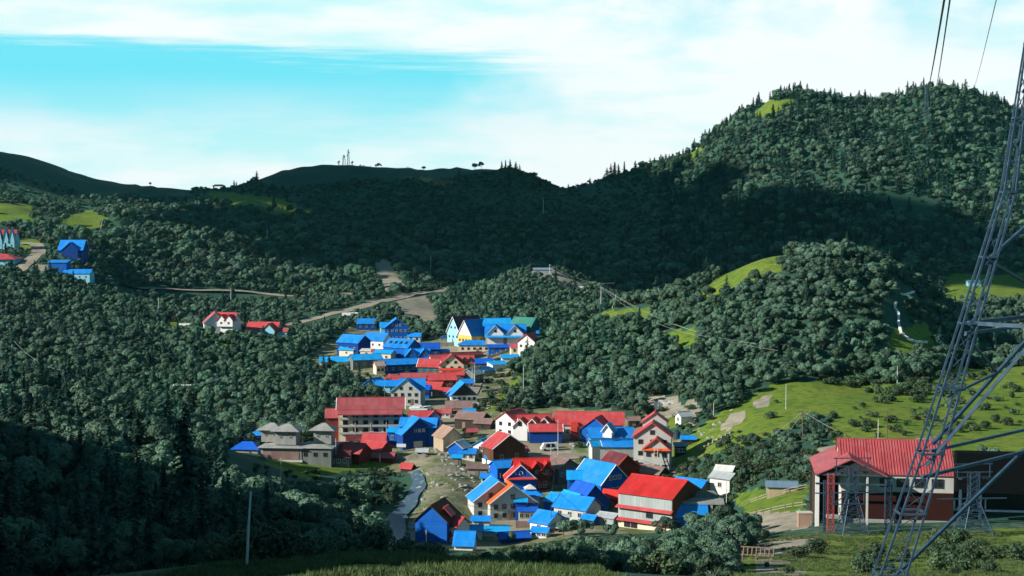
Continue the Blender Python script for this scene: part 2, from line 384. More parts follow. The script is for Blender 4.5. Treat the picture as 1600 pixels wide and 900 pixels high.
def hit(px, py, ymin=60, off=0.0, ymax=6000):
    u, t = ray(px, py)
    ys = _Ys[(_Ys >= ymin) & (_Ys <= ymax)]
    d = t*ys-(zat(u*ys, ys)+off)
    k = np.nonzero(d <= 0)[0]
    if len(k) == 0: k = [int(np.argmin(d))]
    Y = ys[k[0]]
    return Vector((u*Y, Y, float(zat(u*Y, Y))))
_cm = np.maximum.accumulate(ZZ/YY, axis=1)
def visible(x, y, z):
    """True where a point is not hidden behind nearer ground"""
    u = np.clip(x/y, Ug[0], Ug[-1]-1e-6); i = np.clip(np.searchsorted(Ug, u)-1, 0, NU-1)
    j = np.clip(((np.log(y)-Lg[0])/(Lg[1]-Lg[0])).astype(int)-1, 0, NV-1)
    return z/y > _cm[i, j]
def inpoly(px, py, poly):
    px = np.asarray(px); py = np.asarray(py); c = np.zeros(px.shape, bool); n = len(poly)
    for k in range(n):
        x1, y1 = poly[k]; x2, y2 = poly[(k+1) % n]
        if y1 == y2: continue
        c ^= ((y1 > py) != (y2 > py)) & (px < (x2-x1)*(py-y1)/(y2-y1)+x1)
    return c
# ------------------------------------------------------------------ what covers the ground: (outline, nearest, farthest)
VILLAGE = [([(740, 560), (800, 555), (805, 595), (785, 645), (740, 645)], 440, 680), ([(470, 572), (510, 535), (550, 510), (600, 515), (650, 532), (690, 530), (700, 505), (830, 500), (850, 530), (790, 590), (750, 625), (790, 640), (960, 640), (1000, 660), (1060, 680), (1058, 720), (1050, 745), (1110, 770), (1140, 790), (1110, 828), (960, 835), (900, 838), (800, 858), (655, 862), (640, 830), (655, 770), (640, 735), (560, 725), (480, 728), (420, 722), (405, 700), (500, 690), (512, 640), (600, 625), (560, 600)], 290, 900)]
GRASS = [([(1140, 770), (1262, 758), (1262, 800), (1170, 808)], 240, 340), ([(390, 722), (520, 718), (575, 716), (625, 712), (615, 726), (530, 738), (480, 748), (420, 738)], 340, 420),
         ([(200, 905), (400, 870), (620, 862), (900, 880), (1250, 1000), (200, 1000)], 60, 122),
         ([(1180, 838), (1700, 826), (1700, 1000), (1100, 1000)], 100, 262),
         ([(1060, 700), (1080, 672), (1140, 636), (1200, 604), (1350, 586), (1375, 600), (1330, 640), (1250, 660), (1210, 680), (1160, 700), (1100, 712), (1055, 745), (1050, 700)], 340, 500),
         ([(1300, 620), (1440, 590), (1500, 565), (1640, 545), (1640, 710), (1480, 712), (1300, 690)], 325, 520),
         ([(1075, 462), (1150, 418), (1215, 390), (1235, 398), (1224, 422), (1175, 442), (1100, 472)], 480, 640),
         ([(912, 504), (940, 486), (1018, 482), (1010, 497), (960, 504)], 520, 640), ([(1030, 520), (1060, 524), (1092, 534), (1088, 546), (1050, 540)], 430, 640),
         ([(1040, 518), (1085, 512), (1092, 530), (1060, 533)], 440, 600), ([(1375, 565), (1400, 515), (1450, 505), (1468, 555)], 440, 640),
         ([(240, 505), (262, 500), (290, 508), (292, 522), (255, 518)], 600, 800), ([(300, 530), (360, 540), (400, 560), (330, 545)], 550, 760),
         ([(-20, 320), (50, 318), (56, 345), (20, 362), (-20, 365)], 900, 1700), ([(80, 342), (150, 325), (165, 345), (150, 365), (120, 362)], 900, 1700),
         ([(0, 375), (60, 372), (60, 395), (0, 395)], 900, 1300),
         ([(195, 314), (250, 304), (250, 322), (195, 326)], 1000, 1700), ([(300, 302), (345, 300), (440, 312), (485, 330), (480, 342), (420, 328), (330, 318)], 1000, 1950),
         ([(1170, 182), (1195, 158), (1240, 156), (1235, 172), (1190, 186)], 1350, 1650), ([(1060, 250), (1085, 232), (1110, 222), (1090, 250)], 1400, 1720),
         ([(1470, 430), (1620, 425), (1620, 470), (1480, 470)], 800, 1000),
         ([(760, 645), (800, 590), (830, 580), (830, 600), (790, 640)], 430, 640), ([(1010, 640), (1075, 640), (1075, 665), (1010, 668)], 400, 470)]
BARE = [([(-60, 205), (130, 250), (300, 285), (300, 312), (240, 308), (150, 306), (60, 284), (0, 262), (-60, 250)], 1600, 2100),
         ([(400, 280), (430, 255), (560, 245), (760, 250), (800, 262), (760, 272), (700, 282), (560, 280), (430, 295)], 1800, 2150)]
DIRT = [([(1170, 800), (1265, 800), (1262, 826), (1180, 832)], 220, 320), ([(1180, 840), (1290, 838), (1260, 900), (1210, 950), (1180, 880)], 150, 262),
        ([(1120, 668), (1140, 648), (1160, 640), (1165, 652), (1140, 672)], 360, 460), ([(1170, 625), (1200, 618), (1200, 634), (1180, 640)], 360, 460),
        ([(612, 474), (665, 458), (672, 470), (680, 500), (668, 515), (650, 500), (632, 508), (622, 490)], 740, 1060), ([(580, 415), (600, 402), (640, 450), (600, 460)], 950, 1250),
        ([(812, 430), (860, 417), (928, 450), (890, 454), (850, 438)], 850, 1080),
        ([(75, 590), (130, 588), (165, 605), (160, 622), (110, 618)], 320, 380), ([(85, 385), (112, 392), (110, 402), (92, 400)], 850, 1100), ([(50, 415), (80, 412), (82, 430), (60, 436)], 850, 1100),
        ([(1000, 622), (1060, 618), (1075, 648), (1010, 650)], 400, 480), ([(1060, 640), (1085, 625), (1100, 640), (1080, 665)], 400, 470), ([(1240, 715), (1300, 695), (1470, 684), (1470, 698), (1300, 728)], 325, 400)]
FIELD = [([(1150, 820), (1700, 815), (1700, 1000), (1100, 1000)], 120, 300)]
SCRUB = [([(1150, 700), (1280, 660), (1300, 720), (1290, 760), (1160, 770)], 300, 420)]
STREET = [([(800, 690), (890, 690), (905, 715), (870, 740), (830, 712)], 360, 440), ([(785, 800), (830, 778), (862, 782), (850, 800), (800, 825)], 325, 375), ([(740, 818), (800, 808), (830, 835), (780, 850)], 310, 345),
          ([(640, 640), (700, 620), (760, 625), (690, 690), (650, 700)], 400, 520), ([(680, 545), (720, 530), (780, 545), (740, 560)], 600, 760)]
def cover(x, y, sets, wob=6.0):
    z = zat(x, y); px, py = project(x, y, z)
    px = px+(fbm(x, y, 14+y*.01, 3, 21)-.5)*wob*3; py = py+(fbm(x, y, 11+y*.01, 3, 33)-.5)*wob
    r = np.zeros(np.shape(x), bool)
    for poly, y0, y1 in sets: r |= inpoly(px, py, poly) & (y >= y0) & (y <= y1)
    return r
xs, ys = XX.ravel(), YY.ravel()
fg = cover(xs, ys, GRASS).astype(float); fd = np.maximum(cover(xs, ys, DIRT), .34*cover(xs, ys, FIELD)); fv = cover(xs, ys, VILLAGE, 10).astype(float); fs = cover(xs, ys, STREET).astype(float)
# ground sheet
me = bpy.data.meshes.new('ground')
vv = np.stack([xs, ys, ZZ.ravel()], 1).astype(np.float32)
me.vertices.add(len(vv)); me.vertices.foreach_set('co', vv.ravel())
ii = (np.arange(NU-1)[:, None]*NV+np.arange(NV-1)[None]).ravel()
q = np.stack([ii, ii+NV, ii+NV+1, ii+1], 1).astype(np.int32)
me.loops.add(q.size); me.loops.foreach_set('vertex_index', q.ravel())
me.polygons.add(len(q)); me.polygons.foreach_set('loop_start', np.arange(0, q.size, 4, dtype=np.int32))
me.polygons.foreach_set('loop_total', np.full(len(q), 4, np.int32)); me.polygons.foreach_set('use_smooth', np.ones(len(q), bool))
me.update(calc_edges=True)
ca = me.color_attributes.new('cover', 'FLOAT_COLOR', 'POINT')
ca.data.foreach_set('color', np.stack([fg, fd, fv, fs], 1).astype(np.float32).ravel())
m = bpy.data.materials.new('ground_cover'); n = N(nt(m))
at = n('ShaderNodeAttribute', attribute_name='cover'); sp = n('ShaderNodeSeparateColor', {0: at.outputs['Color']})
geo = n('ShaderNodeNewGeometry').outputs['Position']
def gn(scale, d=6, r=.6): return n('ShaderNodeTexNoise', {'Vector': geo, 'Scale': scale, 'Detail': d, 'Roughness': r}).outputs[0]
forest = n.mix(gn(.08), c4((.020, .065, .046)), c4((.045, .100, .062)))
grass = n.mix(n.ramp(gn(.06, 8), [(.35, 0), (.65, 1)]), c4((.105, .180, .020)), c4((.165, .205, .030)))
grass = n.mix(n.ramp(gn(.35, 8, .7), [(.46, 0), (.66, 1)]), grass, c4((.05, .095, .018)))
grass = n.mix(n.math('MULTIPLY', n.ramp(gn(.11, 9, .75), [(.58, 0), (.68, 1)]), .4), grass, c4((.13, .13, .06)))
dirt = n.mix(n.ramp(gn(.25, 8, .7), [(.35, 0), (.68, 1)]), c4((.36, .32, .25)), c4((.18, .165, .12)))
vil = n.mix(n.ramp(gn(.16, 8, .65), [(.40, 0), (.60, 1)]), c4((.095, .125, .040)), c4((.26, .235, .165)))
vil = n.mix(n.ramp(gn(.9, 8, .7), [(.60, 0), (.72, 1)]), vil, c4((.40, .39, .35)))
street = n.mix(n.ramp(gn(.2, 8, .7), [(.35, 0), (.7, 1)]), c4((.30, .245, .165)), c4((.20, .185, .14)))
w = gn(.5, 4)
def edge(v): return n.ramp(n.math('ADD', n.math('MULTIPLY', v, .7), n.math('MULTIPLY', w, .3)), [(.38, 0), (.52, 1)])
b = n.mix(edge(sp.outputs[2]), forest, vil); b = n.mix(edge(sp.outputs[0]), b, grass); b = n.mix(edge(sp.outputs[1]), b, dirt); b = n.mix(edge(at.outputs['Alpha']), b, street)
finish(n, b, .95, gn(.7, 8, .7), spec=.1, bstr=.6, bdist=.5)
me.materials.append(m)
g = tag(link('ground', me), kind='structure')
# ------------------------------------------------------------------ buildings
CLEARINGS = []
VG = 'houses of the village'
_wm = {}
def win_mesh(w, h, fm='frame', gm='glass'):
    k = (round(w, 1), round(h, 1), fm, gm)
    if k not in _wm:
        w, h = k[0], k[1]; mb = MB(); t = .09
        for sx_ in (-1, 1): mb.box((sx_*(w/2-t/2), -.03, 0), (t, .12, h), 0)
        for sz in (-1, 1): mb.box((0, -.03, sz*(h/2-t/2)), (w-2*t, .12, t), 0)
        mb.box((0, -.02, 0), (.06, .07, h-2*t), 0)
        if h > 1.3: mb.box((0, -.02, h*.18), (w-2*t-.01, .06, .05), 0)
        p = MB(); p.box((0, 0, 0), (w-2*t, .04, h-2*t), 0)
        _wm[k] = (mb.mesh('window', [M[fm]]), p.mesh('pane', [M[gm]]))
    return _wm[k]
class House:
    def __init__(s, name, label, rx, ry, hw, hr, rot, cat='house', group=VG, ymin=295, r=None, ymax=1500):
        p = hit(rx, ry+hw+hr, ymin, 0, ymax); s.Y = p.y; s.s = p.y/F*(1.12 if p.y > 520 else (1.04 if p.y > 270 else .97)); s.rot = R(rot)
        # keep the ridge on its sight line: slide the base sideways only
        s.root = thing(name, label, cat, (p.x, p.y, p.z), s.rot, group); s.p = p
    def T(s, loc, rz, x, y, z, a):
        c, q = math.cos(rz), math.sin(rz); return (loc[0]+x*c-y*q, loc[1]+x*q+y*c, loc[2]+z), rz+a
    def body(s, L, D, hw, hr, roof, wall, x=0, y=0, z=0, rz=0, gable=None, trim=None, over=.45, win='', wf='frame', wz=None, ww=1.0, wh=1.15, found=4.0, pre='', kind='gable', door=None, band=None, openf=False):
        k = s.s; L, D, hw, hr, x, y, z = L*k, D*k, hw*k, hr*k, x*k, y*k, z*k; rz = R(rz); loc = (x, y, z)
        CLEARINGS.append(s.world(x, y)+(max(L, D)*.52+1.2,))
        mw, mr = M[wall], M[roof]
        wn, rn = pre+'wall', pre+'roof'
        zb = -found if z == 0 else 0
        if kind == 'gable':
            mb = MB(); mb.prism([(-D/2, zb), (D/2, zb), (D/2, hw), (0, hw+hr), (-D/2, hw)], -L/2, L/2); mb.build(wn, [mw], s.root, loc, rz)
            kx = hr/(D/2); oe = over; t = .14; e = .03; ln = L/2+over*.9
            mb = MB(); zo = hw-kx*oe
            mb.prism([(-D/2-oe, zo+e), (0, hw+hr+e), (D/2+oe, zo+e), (D/2+oe, zo+t+e), (0, hw+hr+t+e), (-D/2-oe, zo+t+e)], -ln, ln)
            mb.bar((-ln-.02, 0, hw+hr+t+.05), (ln+.02, 0, hw+hr+t+.05), .22)
            mb.build(rn, [mr], s.root, loc, rz)
            if gable:
                for sg in (-1, 1): mb = MB(); mb.prism([(-D/2+.05, hw-.1), (D/2-.05, hw-.1), (0, hw+hr-.08)], sg*(L/2)+(-.05 if sg < 0 else -.04), sg*(L/2)+(.04 if sg < 0 else .05)); mb.build(pre+'gable', [M[gable]], s.root, loc, rz)
            if trim:
                u = .2
                for sg in (-1, 1):
                    mb = MB()
                    for sd in (-1, 1): mb.bar((sg*(ln+.06), sd*(D/2+oe+.02), zo+t*.5+e), (sg*(ln+.06), 0, hw+hr+t*.5+e), u)
                    mb.build(pre+'bargeboard', [M[trim]], s.root, loc, rz)
        elif kind == 'hip':
            mb = MB(); mb.box((0, 0, (hw+zb)/2), (L, D, hw-zb)); mb.build(wn, [mw], s.root, loc, rz)
            o = over; a, b = L/2+o, D/2+o; q = max(0, L/2-D/2*.9); mb = MB()
            v = [(-a, -b, hw), (a, -b, hw), (a, b, hw), (-a, b, hw)]; r0, r1 = (-q, 0, hw+hr), (q, 0, hw+hr)
            lo = [(p_[0], p_[1], hw-.12) for p_ in v]
            if q < .05:
                for i in range(4): mb.poly([v[i], v[(i+1) % 4], (0, 0, hw+hr)])
            else:
                mb.poly([v[0], v[1], r1, r0]); mb.poly([v[1], v[2], r1]); mb.poly([v[2], v[3], r0, r1]); mb.poly([v[3], v[0], r0])
            for i in range(4): mb.poly([lo[i], lo[(i+1) % 4], v[(i+1) % 4], v[i]])
            mb.poly(lo[::-1]); mb.build(rn, [mr], s.root, loc, rz)
        elif kind == 'shed':       # single slope falling to the front
            mb = MB(); mb.prism([(-D/2, zb), (D/2, zb), (D/2, hw+hr), (-D/2, hw)], -L/2, L/2); mb.build(wn, [mw], s.root, loc, rz)
            kk = hr/D; o = over; mb = MB()
            mb.prism([(-D/2-o, hw-kk*o+.03), (D/2+o, hw+hr+kk*o+.03), (D/2+o, hw+hr+kk*o+.15), (-D/2-o, hw-kk*o+.15)], -L/2-o, L/2+o); mb.build(rn, [mr], s.root, loc, rz)
        if band:       # skirt roof round the front: (height, material, depth)
            for bz, bmt, dp in band:
                mb = MB(); bz *= k; dp *= k
                mb.prism([(-D/2-dp, bz-dp*.45), (-D/2+.05, bz), (-D/2+.05, bz+.12), (-D/2-dp, bz-dp*.45+.12)], -L/2-.3, L/2+.3); mb.build('awning', [M[bmt]], s.root, loc, rz)
        s.windows(win, L, D, hw, hr, loc, rz, wf, ww, wh)
        if door:
            f, dx = door; mb = MB(); mb.box((0, -.03, 1.0), (1.0, .1, 2.0)); q = dict(F=(dx*L/2, -D/2-.01, 0), W=(-L/2-.01, dx*D/2, -90), E=(L/2+.01, dx*D/2, 90))[f]
            lc, az_ = s.T(loc, rz, q[0], q[1], 0, R(q[2])); mb.build(pre+'door', [M['wood']], s.root, lc, az_)
        return s
    def world(s, x, y):
        c, q = math.cos(s.rot), math.sin(s.rot); return (s.p.x+x*c-y*q, s.p.y+x*q+y*c)
    def windows(s, win, L, D, hw, hr, loc, rz, wf, ww, wh):
        for tok in win.split():
            f = tok[0]
            if tok[1] == 'g':
                pos = [(0, hw+hr*.32, 0)] if tok[2:] in ('', '1') else [(D*.16*(2*i/(int(tok[2:])-1)-1), hw+hr*.28, 0) for i in range(int(tok[2:]))]
            else:
                c, r = map(int, tok[1:].split('x')); W_ = L if f in 'FB' else D
                pos = [(W_*((i+.5)/c-.5)*.94, hw*(j+.55)/r, 0) for i in range(c) for j in range(r)]
            W_ = L if f in 'FB' else D
            for a, z, _ in pos:
                q = dict(F=(a, -D/2-.02, 0), B=(-a, D/2+.02, 180), W=(-L/2-.02, -a, -90), E=(L/2+.02, a, 90))[f]
                w_, h_ = min(ww, W_*.3), min(wh, max(.5, hw*.5))
                fr, pn = win_mesh(w_, h_, wf); lc, a_ = s.T(loc, rz, q[0], q[1], z, R(q[2]))
                o = link('window', fr, s.root, lc, a_); link('pane', pn, o)
    def part(s, name, mb, mat, loc=(0, 0, 0), rz=0): return mb.build(name, [M[x] for x in ([mat] if isinstance(mat, str) else mat)], s.root, loc, rz)
def H(label, rx, ry, L, D, hw, hr, rot, roof, wall, name='house', cat='house', group=VG, ymin=295, **kw):
    h = House(name, label, rx, ry, hw, hr, rot, cat, group, ymin); h.body(L, D, hw, hr, roof, wall, **kw); return h

# ---- far end of the village, left of the street
H('small blue-roofed house standing alone farthest up beside the bare scar', 574, 500, 27, 18, 9, 6, 0, 'blue', 'navy', win='F3x1', ymin=600)
H('white sheeted shed at the roadside bend above the village', 547, 490, 20, 12, 5, 3, 15, 'whiteroof', 'white', name='shed', cat='shed', ymin=600)
h = H('three-storey blue house with a steep gable and rows of white windows', 619, 501, 26, 32, 20, 12, 98, 'blue', 'bluewall', trim='bframe', win='W5x2 Wg3', wf='trimw', ymin=600)
h.body(14, 12, 10, 6, 'sky', 'cyanwall', x=4, y=15, z=10, rz=90, pre='dormer_')
H('blue house with a dark blue end wall at the left edge of the village', 553, 527, 36, 30, 18, 9, -30, 'blue', 'navy', win='F3x1', ymin=500, door=('F', .3))
H('white-walled house with a plain blue roof beside the dark-ended blue one', 590, 523, 34, 26, 13, 9, -26, 'blue', 'white', win='F3x1 E2x1', ymin=500)
h = H('broad blue roof with four dark skylights in a row', 628, 533, 40, 34, 18, 10, -28, 'blue', 'bluewall', win='E2x1', ymin=500)
for i in range(4):
    mb = MB(); k = h.s; sl = math.atan2(10, 17); mb.box((0, 0, 0), (4*k, 6*k, .08)); o = h.part('skylight', mb, 'glass', ((-13+i*8.5)*k, -8*k, (18+10*.53)*k+.22)); o.rotation_euler = (sl, 0, 0)
h = House('house', 'pair of small blue gables side by side in front of the skylit roof', 652, 546, 12, 10, 5)
h.body(34, 16, 12, 8, 'blue', 'navy')
for x in (-9, 9): h.body(18, 15, 12, 9, 'sky', 'bluewall', x=x, y=-7, rz=90, pre='porch_', win='Wg1')
H('dark navy-roofed house behind the pair of small gables', 670, 539, 30, 24, 13, 7, 4, 'deep', 'navy', win='F3x1')
H('long low pale blue roof at the lower left corner of the far cluster', 526, 560, 46, 32, 10, 5, 6, 'sky', 'cream', win='F4x1', wf='dframe', door=('F', .5))
H('pale blue roof angled up against the long low one', 571, 556, 42, 32, 12, 6, 18, 'sky', 'dconc', win='F4x1')
h = H('longest blue hall with a brighter upper slope and a cream arched porch', 626, 563, 62, 30, 13, 6, 19, 'blue', 'navy', win='F6x1')
h.body(12, 18, 12, 5, 'tan', 'cream', x=-33, y=-8, pre='porch_', win='F2x1', wf='dframe')
H('small cream box hut with a flat roof between the blue houses', 574, 547, 17, 12, 8, 2, -10, 'whiteroof', 'cream', name='hut', cat='hut', kind='shed', win='F1x1')
H('pale green hut with a small light blue roof', 601, 550, 26, 18, 11, 3, -18, 'sky', 'cream', name='hut', cat='hut', win='F2x1')
h = House('kiosk', 'tiny red pyramid-roofed kiosk below the low pale blue roof', 534, 582, 7, 5, 0, 'kiosk'); h.body(15, 13, 7, 5, 'pink', 'white', kind='hip')
h = House('water_tank', 'round white water tank with a conical lid among trees', 495, 574, 8, 3, 0, 'tank', None); mb = MB(); k = h.s
mb.lathe([(7.5*k, -3), (7.5*k, 6*k), (8*k, 6*k), (.2, 10*k)], n=20); h.part('tank', mb, 'white'); CLEARINGS.append((h.p.x, h.p.y, 5))
mb = MB(); mb.lathe([(.4, 10*k), (.4, 10*k+.5), (.02, 10*k+.6)], n=10); h.part('lid', mb, 'zinc')
# ---- far end, right of the street
h = H('pale cyan steep-gabled house with a dark maroon roof', 728, 499, 46, 26, 16, 20, 42, 'maroon', 'cyanwall', trim='trimw', win='W3x1 Wg2', wf='bframe', ymin=500, door=('W', .1))
h = H('yellow steep-gabled guesthouse with a blue roof', 741, 504, 36, 28, 16, 20, 44, 'blue', 'yellow', trim='trimw', win='W4x1 Wg3 F3x1', wf='dframe', gable='white', ymin=500, door=('W', 0))
h = H('large blue-roofed lodge with two open front gables side by side', 790, 511, 56, 34, 17, 13, 0, 'blue', 'tanwall', win='F6x1', wf='dframe', ymin=500)
for x in (-14, 13):
    h.body(20, 22, 15, 11, 'blue', 'white', x=x, y=-10, z=4, rz=90, pre='gable_', trim='pale', win='Wg1', wf='dframe')
mb = MB(); k = h.s; mb.prism([(-26*k, 14*k), (-15*k, 17*k), (-15*k, 18*k), (-26*k, 15*k)], -29*k, 29*k); h.part('awning', mb, 'sky')
H('light blue roof behind the two-gabled lodge', 775, 502, 40, 24, 22, 9, 12, 'sky', 'bluewall', ymin=600)
H('green-roofed dark house at the far right end of the village', 820, 500, 34, 24, 19, 11, -32, 'greenroof', 'teal', win='E2x1 F2x1', ymin=600)
H('low white office with a hipped blue roof below the yellow guesthouse', 741, 534, 44, 22, 11, 6, 2, 'blue', 'cream', kind='hip', win='F5x1', wf='dframe', door=('F', .2))
H('red-roofed white house tucked against the wooded knoll', 829, 524, 28, 26, 14, 10, 64, 'red', 'white', trim='trimr', win='W3x1', wf='dframe', ymin=500, band=[(8, 'red', 5)])
h = H('small red-roofed porch house on posts at the foot of the knoll', 812, 539, 26, 14, 9, 5, 8, 'pink', 'cream', win='F3x1', wf='dframe', ymin=500)
H('scrap of blue roof showing over the shoulder of the knoll', 846, 518, 16, 12, 6, 3, 0, 'blue', 'navy', name='shed', cat='shed', ymin=500)
H('low dark blue roof beside the cream guesthouse', 750, 563, 34, 20, 10, 5, 4, 'deep', 'dconc', win='F3x1')
H('upper light blue shed at the edge of the knoll', 797, 557, 24, 14, 8, 3, 6, 'sky', 'white', name='shed', cat='shed', kind='shed')
H('middle light blue shed stepping down the edge of the knoll', 778, 567, 26, 16, 8, 3, 30, 'sky', 'white', name='shed', cat='shed', kind='shed')
H('lowest light blue shed stepping down the edge of the knoll', 760, 576, 20, 16, 8, 3, 38, 'sky', 'conc', name='shed', cat='shed', kind='shed')
# ---- middle, around the cream guesthouse
h = House('guesthouse', 'cream guesthouse with a red band and a gabled front', 715, 559, 19, 9, 4, 'guesthouse'); h.body(44, 26, 19, 9, 'red', 'cream', win='F4x2', wf='dframe')
h.body(22, 34, 17, 14, 'red', 'cream', x=-9, y=-8, rz=90, pre='front_', trim='trimr', win='W3x2 Wg2', wf='dframe', door=('W', .3))
mb = MB(); k = h.s; mb.prism([(-22*k, 9*k), (-19*k, 12*k), (-19*k, 13*k), (-22*k, 10*k)], -27*k, 9*k); h.part('awning', mb, 'trimr')
for x in (8, 16): h.body(8, 8, 5, 4, 'pink', 'dconc', x=x, y=-9, z=17, rz=90, pre='dormer_')
H('red-roofed teal house next to a green tank', 672, 564, 30, 22, 13, 9, -12, 'red', 'teal', win='F3x1', trim='trimw')
H('grey-walled red-roofed house behind the cream guesthouse', 690, 557, 34, 22, 15, 9, 24, 'pink', 'lgrey', win='F3x1')
H('long dull red roof running up the street to the far lodges', 722, 552, 56, 14, 6, 3, 20, 'maroon', 'dconc')
h = House('kiosk', 'tiny red pyramid roof left of the low red roofs', 609, 585, 5, 6, 0, 'kiosk'); h.body(10, 10, 5, 6, 'red', 'rustwall', kind='hip')
H('small red gable beside the tiny pyramid roof', 623, 588, 18, 14, 6, 5, 10, 'red', 'rustwall', win='F1x1')
H('low dull red roof above the grey gabled house', 648, 585, 38, 22, 8, 6, 8, 'pink', 'dconc')
H('bright red roof directly below the cream guesthouse', 690, 585, 38, 26, 10, 8, 8, 'red', 'rustwall', win='F3x1')
H('red roof stepping down towards the street', 675, 598, 34, 26, 10, 7, -18, 'red', 'dconc', win='F3x1')
H('flat red shop front at the foot of the cream guesthouse', 712, 583, 24, 14, 10, 3, -4, 'red', 'rustwall', name='shop', cat='shop', win='F2x1')
H('steep light blue square roof with pale stripes above the trees', 587, 593, 22, 26, 9, 9, 58, 'sky', 'navy')
H('blue roof strip between the striped roof and the grey gable', 612, 597, 42, 18, 10, 6, 0, 'blue', 'cyanwall', win='F3x1')
h = House('house', 'big light grey house with six windows under a blue cross gable', 641, 594, 24, 12, 2); h.body(38, 26, 24, 12, 'blue', 'lgrey', x=3, y=4)
h.body(26, 44, 20, 18, 'sky', 'lgrey', x=-5, y=-8, rz=86, pre='front_', win='W4x2 Wg2', wf='dframe', door=('W', -.4))
h = H('blue-roofed dark timber house with a white ground floor', 722, 598, 32, 40, 12, 18, 104, 'blue', 'white', gable='dtimber', win='W5x1 Wg1', wf='dframe')
H('rusty two-strip roof of a low brown house', 717, 628, 38, 18, 10, 8, 2, 'rusty', 'rustwall', band=[(7, 'rusty', 4)])
H('weathered brown roof weighed down with stones above an open dark side', 738, 645, 44, 32, 15, 8, -24, 'rusty', 'dtimber', door=('F', -.3))
# ---- the hotel quarter
h = House('hotel', 'four-storey cream hotel with a long double-banded red roof', 580, 622, 50, 13, 4, 'hotel'); h.body(96, 36, 48, 13, 'pink', 'cream', trim='trimw', over=.7)
k = h.s; mb = MB()
mb.prism([(-29*k, 39*k), (-17.6*k, 47.0*k), (-17.6*k, 48.4*k), (-29*k, 40.4*k)], -49*k, 47*k); h.part('lower_roof', mb, 'pink')
for z in (10, 21, 32):
    mb = MB(); mb.box((0, -20*k, z*k), (94*k, 4*k, .2)); mb.box((0, -21.8*k, z*k+.3), (94*k, .06, .35)); h.part('balcony', mb, ['lgrey'])
mb = MB()
for i in range(5): mb.box(((-46.5+23.2*i)*k, -21.6*k, 17*k), (.25, .25, 46*k))
h.part('column', mb, 'lgrey')
for z in (15, 26.5, 37.5):
    for i in range(6):
        fr, pn = win_mesh(1.4, 1.2, 'bframe' if (i*3+int(z)) % 4 == 0 else 'dframe'); o = link('window', fr, h.root, ((-38+15.2*i)*k, -18.1*k, z*k), 0); link('pane', pn, o)
h.body(22, 34, 34, 10, 'pink', 'rustwall', x=-56, y=4, pre='annex_', rz=0, found=4)
H('red gabled house with a dark brown end between the hotel and the blue hall', 622, 642, 34, 36, 24, 13, 106, 'red', 'redwood', win='W2x2', gable='timber', wf='trimw')
h = H('red roof peeping over the blue hall with a small blue front gable', 664, 643, 46, 22, 12, 8, 4, 'red', 'cyanwall'); h.body(14, 20, 12, 9, 'red', 'bluewall', x=13, y=-8, rz=90, pre='front_', win='Wg1')
h = House('hall', 'big blue hall with white lettering on its dark front gable', 655, 655, 30, 10, -6, 'hall'); h.body(54, 30, 30, 10, 'blue', 'bluewall')
h.body(26, 52, 21, 22, 'blue', 'navy', x=-3, y=-12, rz=122, pre='front_', trim='bframe', win='')  # front wall a darker blue, its shade put into the colour
k = h.s; mb = MB()          # the sign is too small to read in the photo: white strokes of lettering on the gable
for i, (w_, v_) in enumerate(((.5, 0), (.5, 0), (1.2, 1), (.6, 0), (.9, 1), (.7, 0))):
    x_ = -2.2+i*.95; mb.bar((x_, 0, -.7), (x_, 0, .7), .16); mb.bar((x_, 0, -.7), (x_+.35, 0, -.62), .14) if i > 1 else None
    if v_: mb.bar((x_+.5, 0, -.7), (x_+.5, 0, .7), .14); mb.bar((x_, 0, .62), (x_+.5, 0, .62), .14); mb.bar((x_, 0, 0), (x_+.5, 0, 0), .12)
lc, a_ = h.T((-3*k, -12*k, 0), R(122), -13*k-.12, 0, 25*k, R(-90)); h.part('sign', mb, 'trimw', lc, a_).scale = (.62, 1, .68)
mb = MB(); mb.box((0, 0, 0), (14*k, .12, 9*k)); lc, a_ = h.T((-3*k, -12*k, 0), R(122), -13*k-.08, 2*k, 4.5*k, R(-90)); h.part('shopfront', mb, 'lgrey', lc, a_)
H('narrow blue annex on the left side of the blue hall', 615, 671, 15, 14, 19, 4, -10, 'sky', 'bluewall', win='F1x1', kind='shed')
h = House('signboard', 'white signboard on two posts in front of the blue hall', 627, 697, 3, 7, -4, 'sign', None); k = h.s; mb = MB(); mb.box((0, 0, 10*k), (14*k, .15, 5*k)); h.part('board', mb, 'trimw')
mb = MB(); [mb.bar((x*k, .1, -1), (x*k, .1, 11*k), .12) for x in (-6, 6)]; h.part('post', mb, 'dpole')
H('red roof with a white gable end below the hotel balconies', 586, 679, 34, 22, 9, 10, -8, 'red', 'white')
H('patched blue and red sheet roof at the foot of the hotel', 555, 682, 24, 16, 7, 4, 6, 'maroon', 'lgrey', name='shed', cat='shed', win='F2x1')
H('dark red gable close to the river terrace', 588, 691, 36, 32, 12, 10, 150, 'red', 'rustwall')
H('broad red roof sloping towards the monastery', 545, 693, 56, 34, 15, 11, -24, 'red', 'rustwall')
H('low house with a small red roof and pale windows facing the grass terrace', 527, 706, 40, 24, 14, 7, -6, 'maroon', 'dconc', win='F4x1', wf='trimw')
H('low red roof ending at the terrace edge', 597, 709, 38, 18, 7, 5, -10, 'pink', 'rustwall', name='shed', cat='shed')
H('tiny red-roofed hut alone above the river bend', 637, 726, 17, 14, 5, 5, -22, 'red', 'dtimber', name='hut', cat='hut')
H('tan plank shed with a wide dark opening', 700, 668, 34, 32, 22, 13, 118, 'tan', 'tanwall')
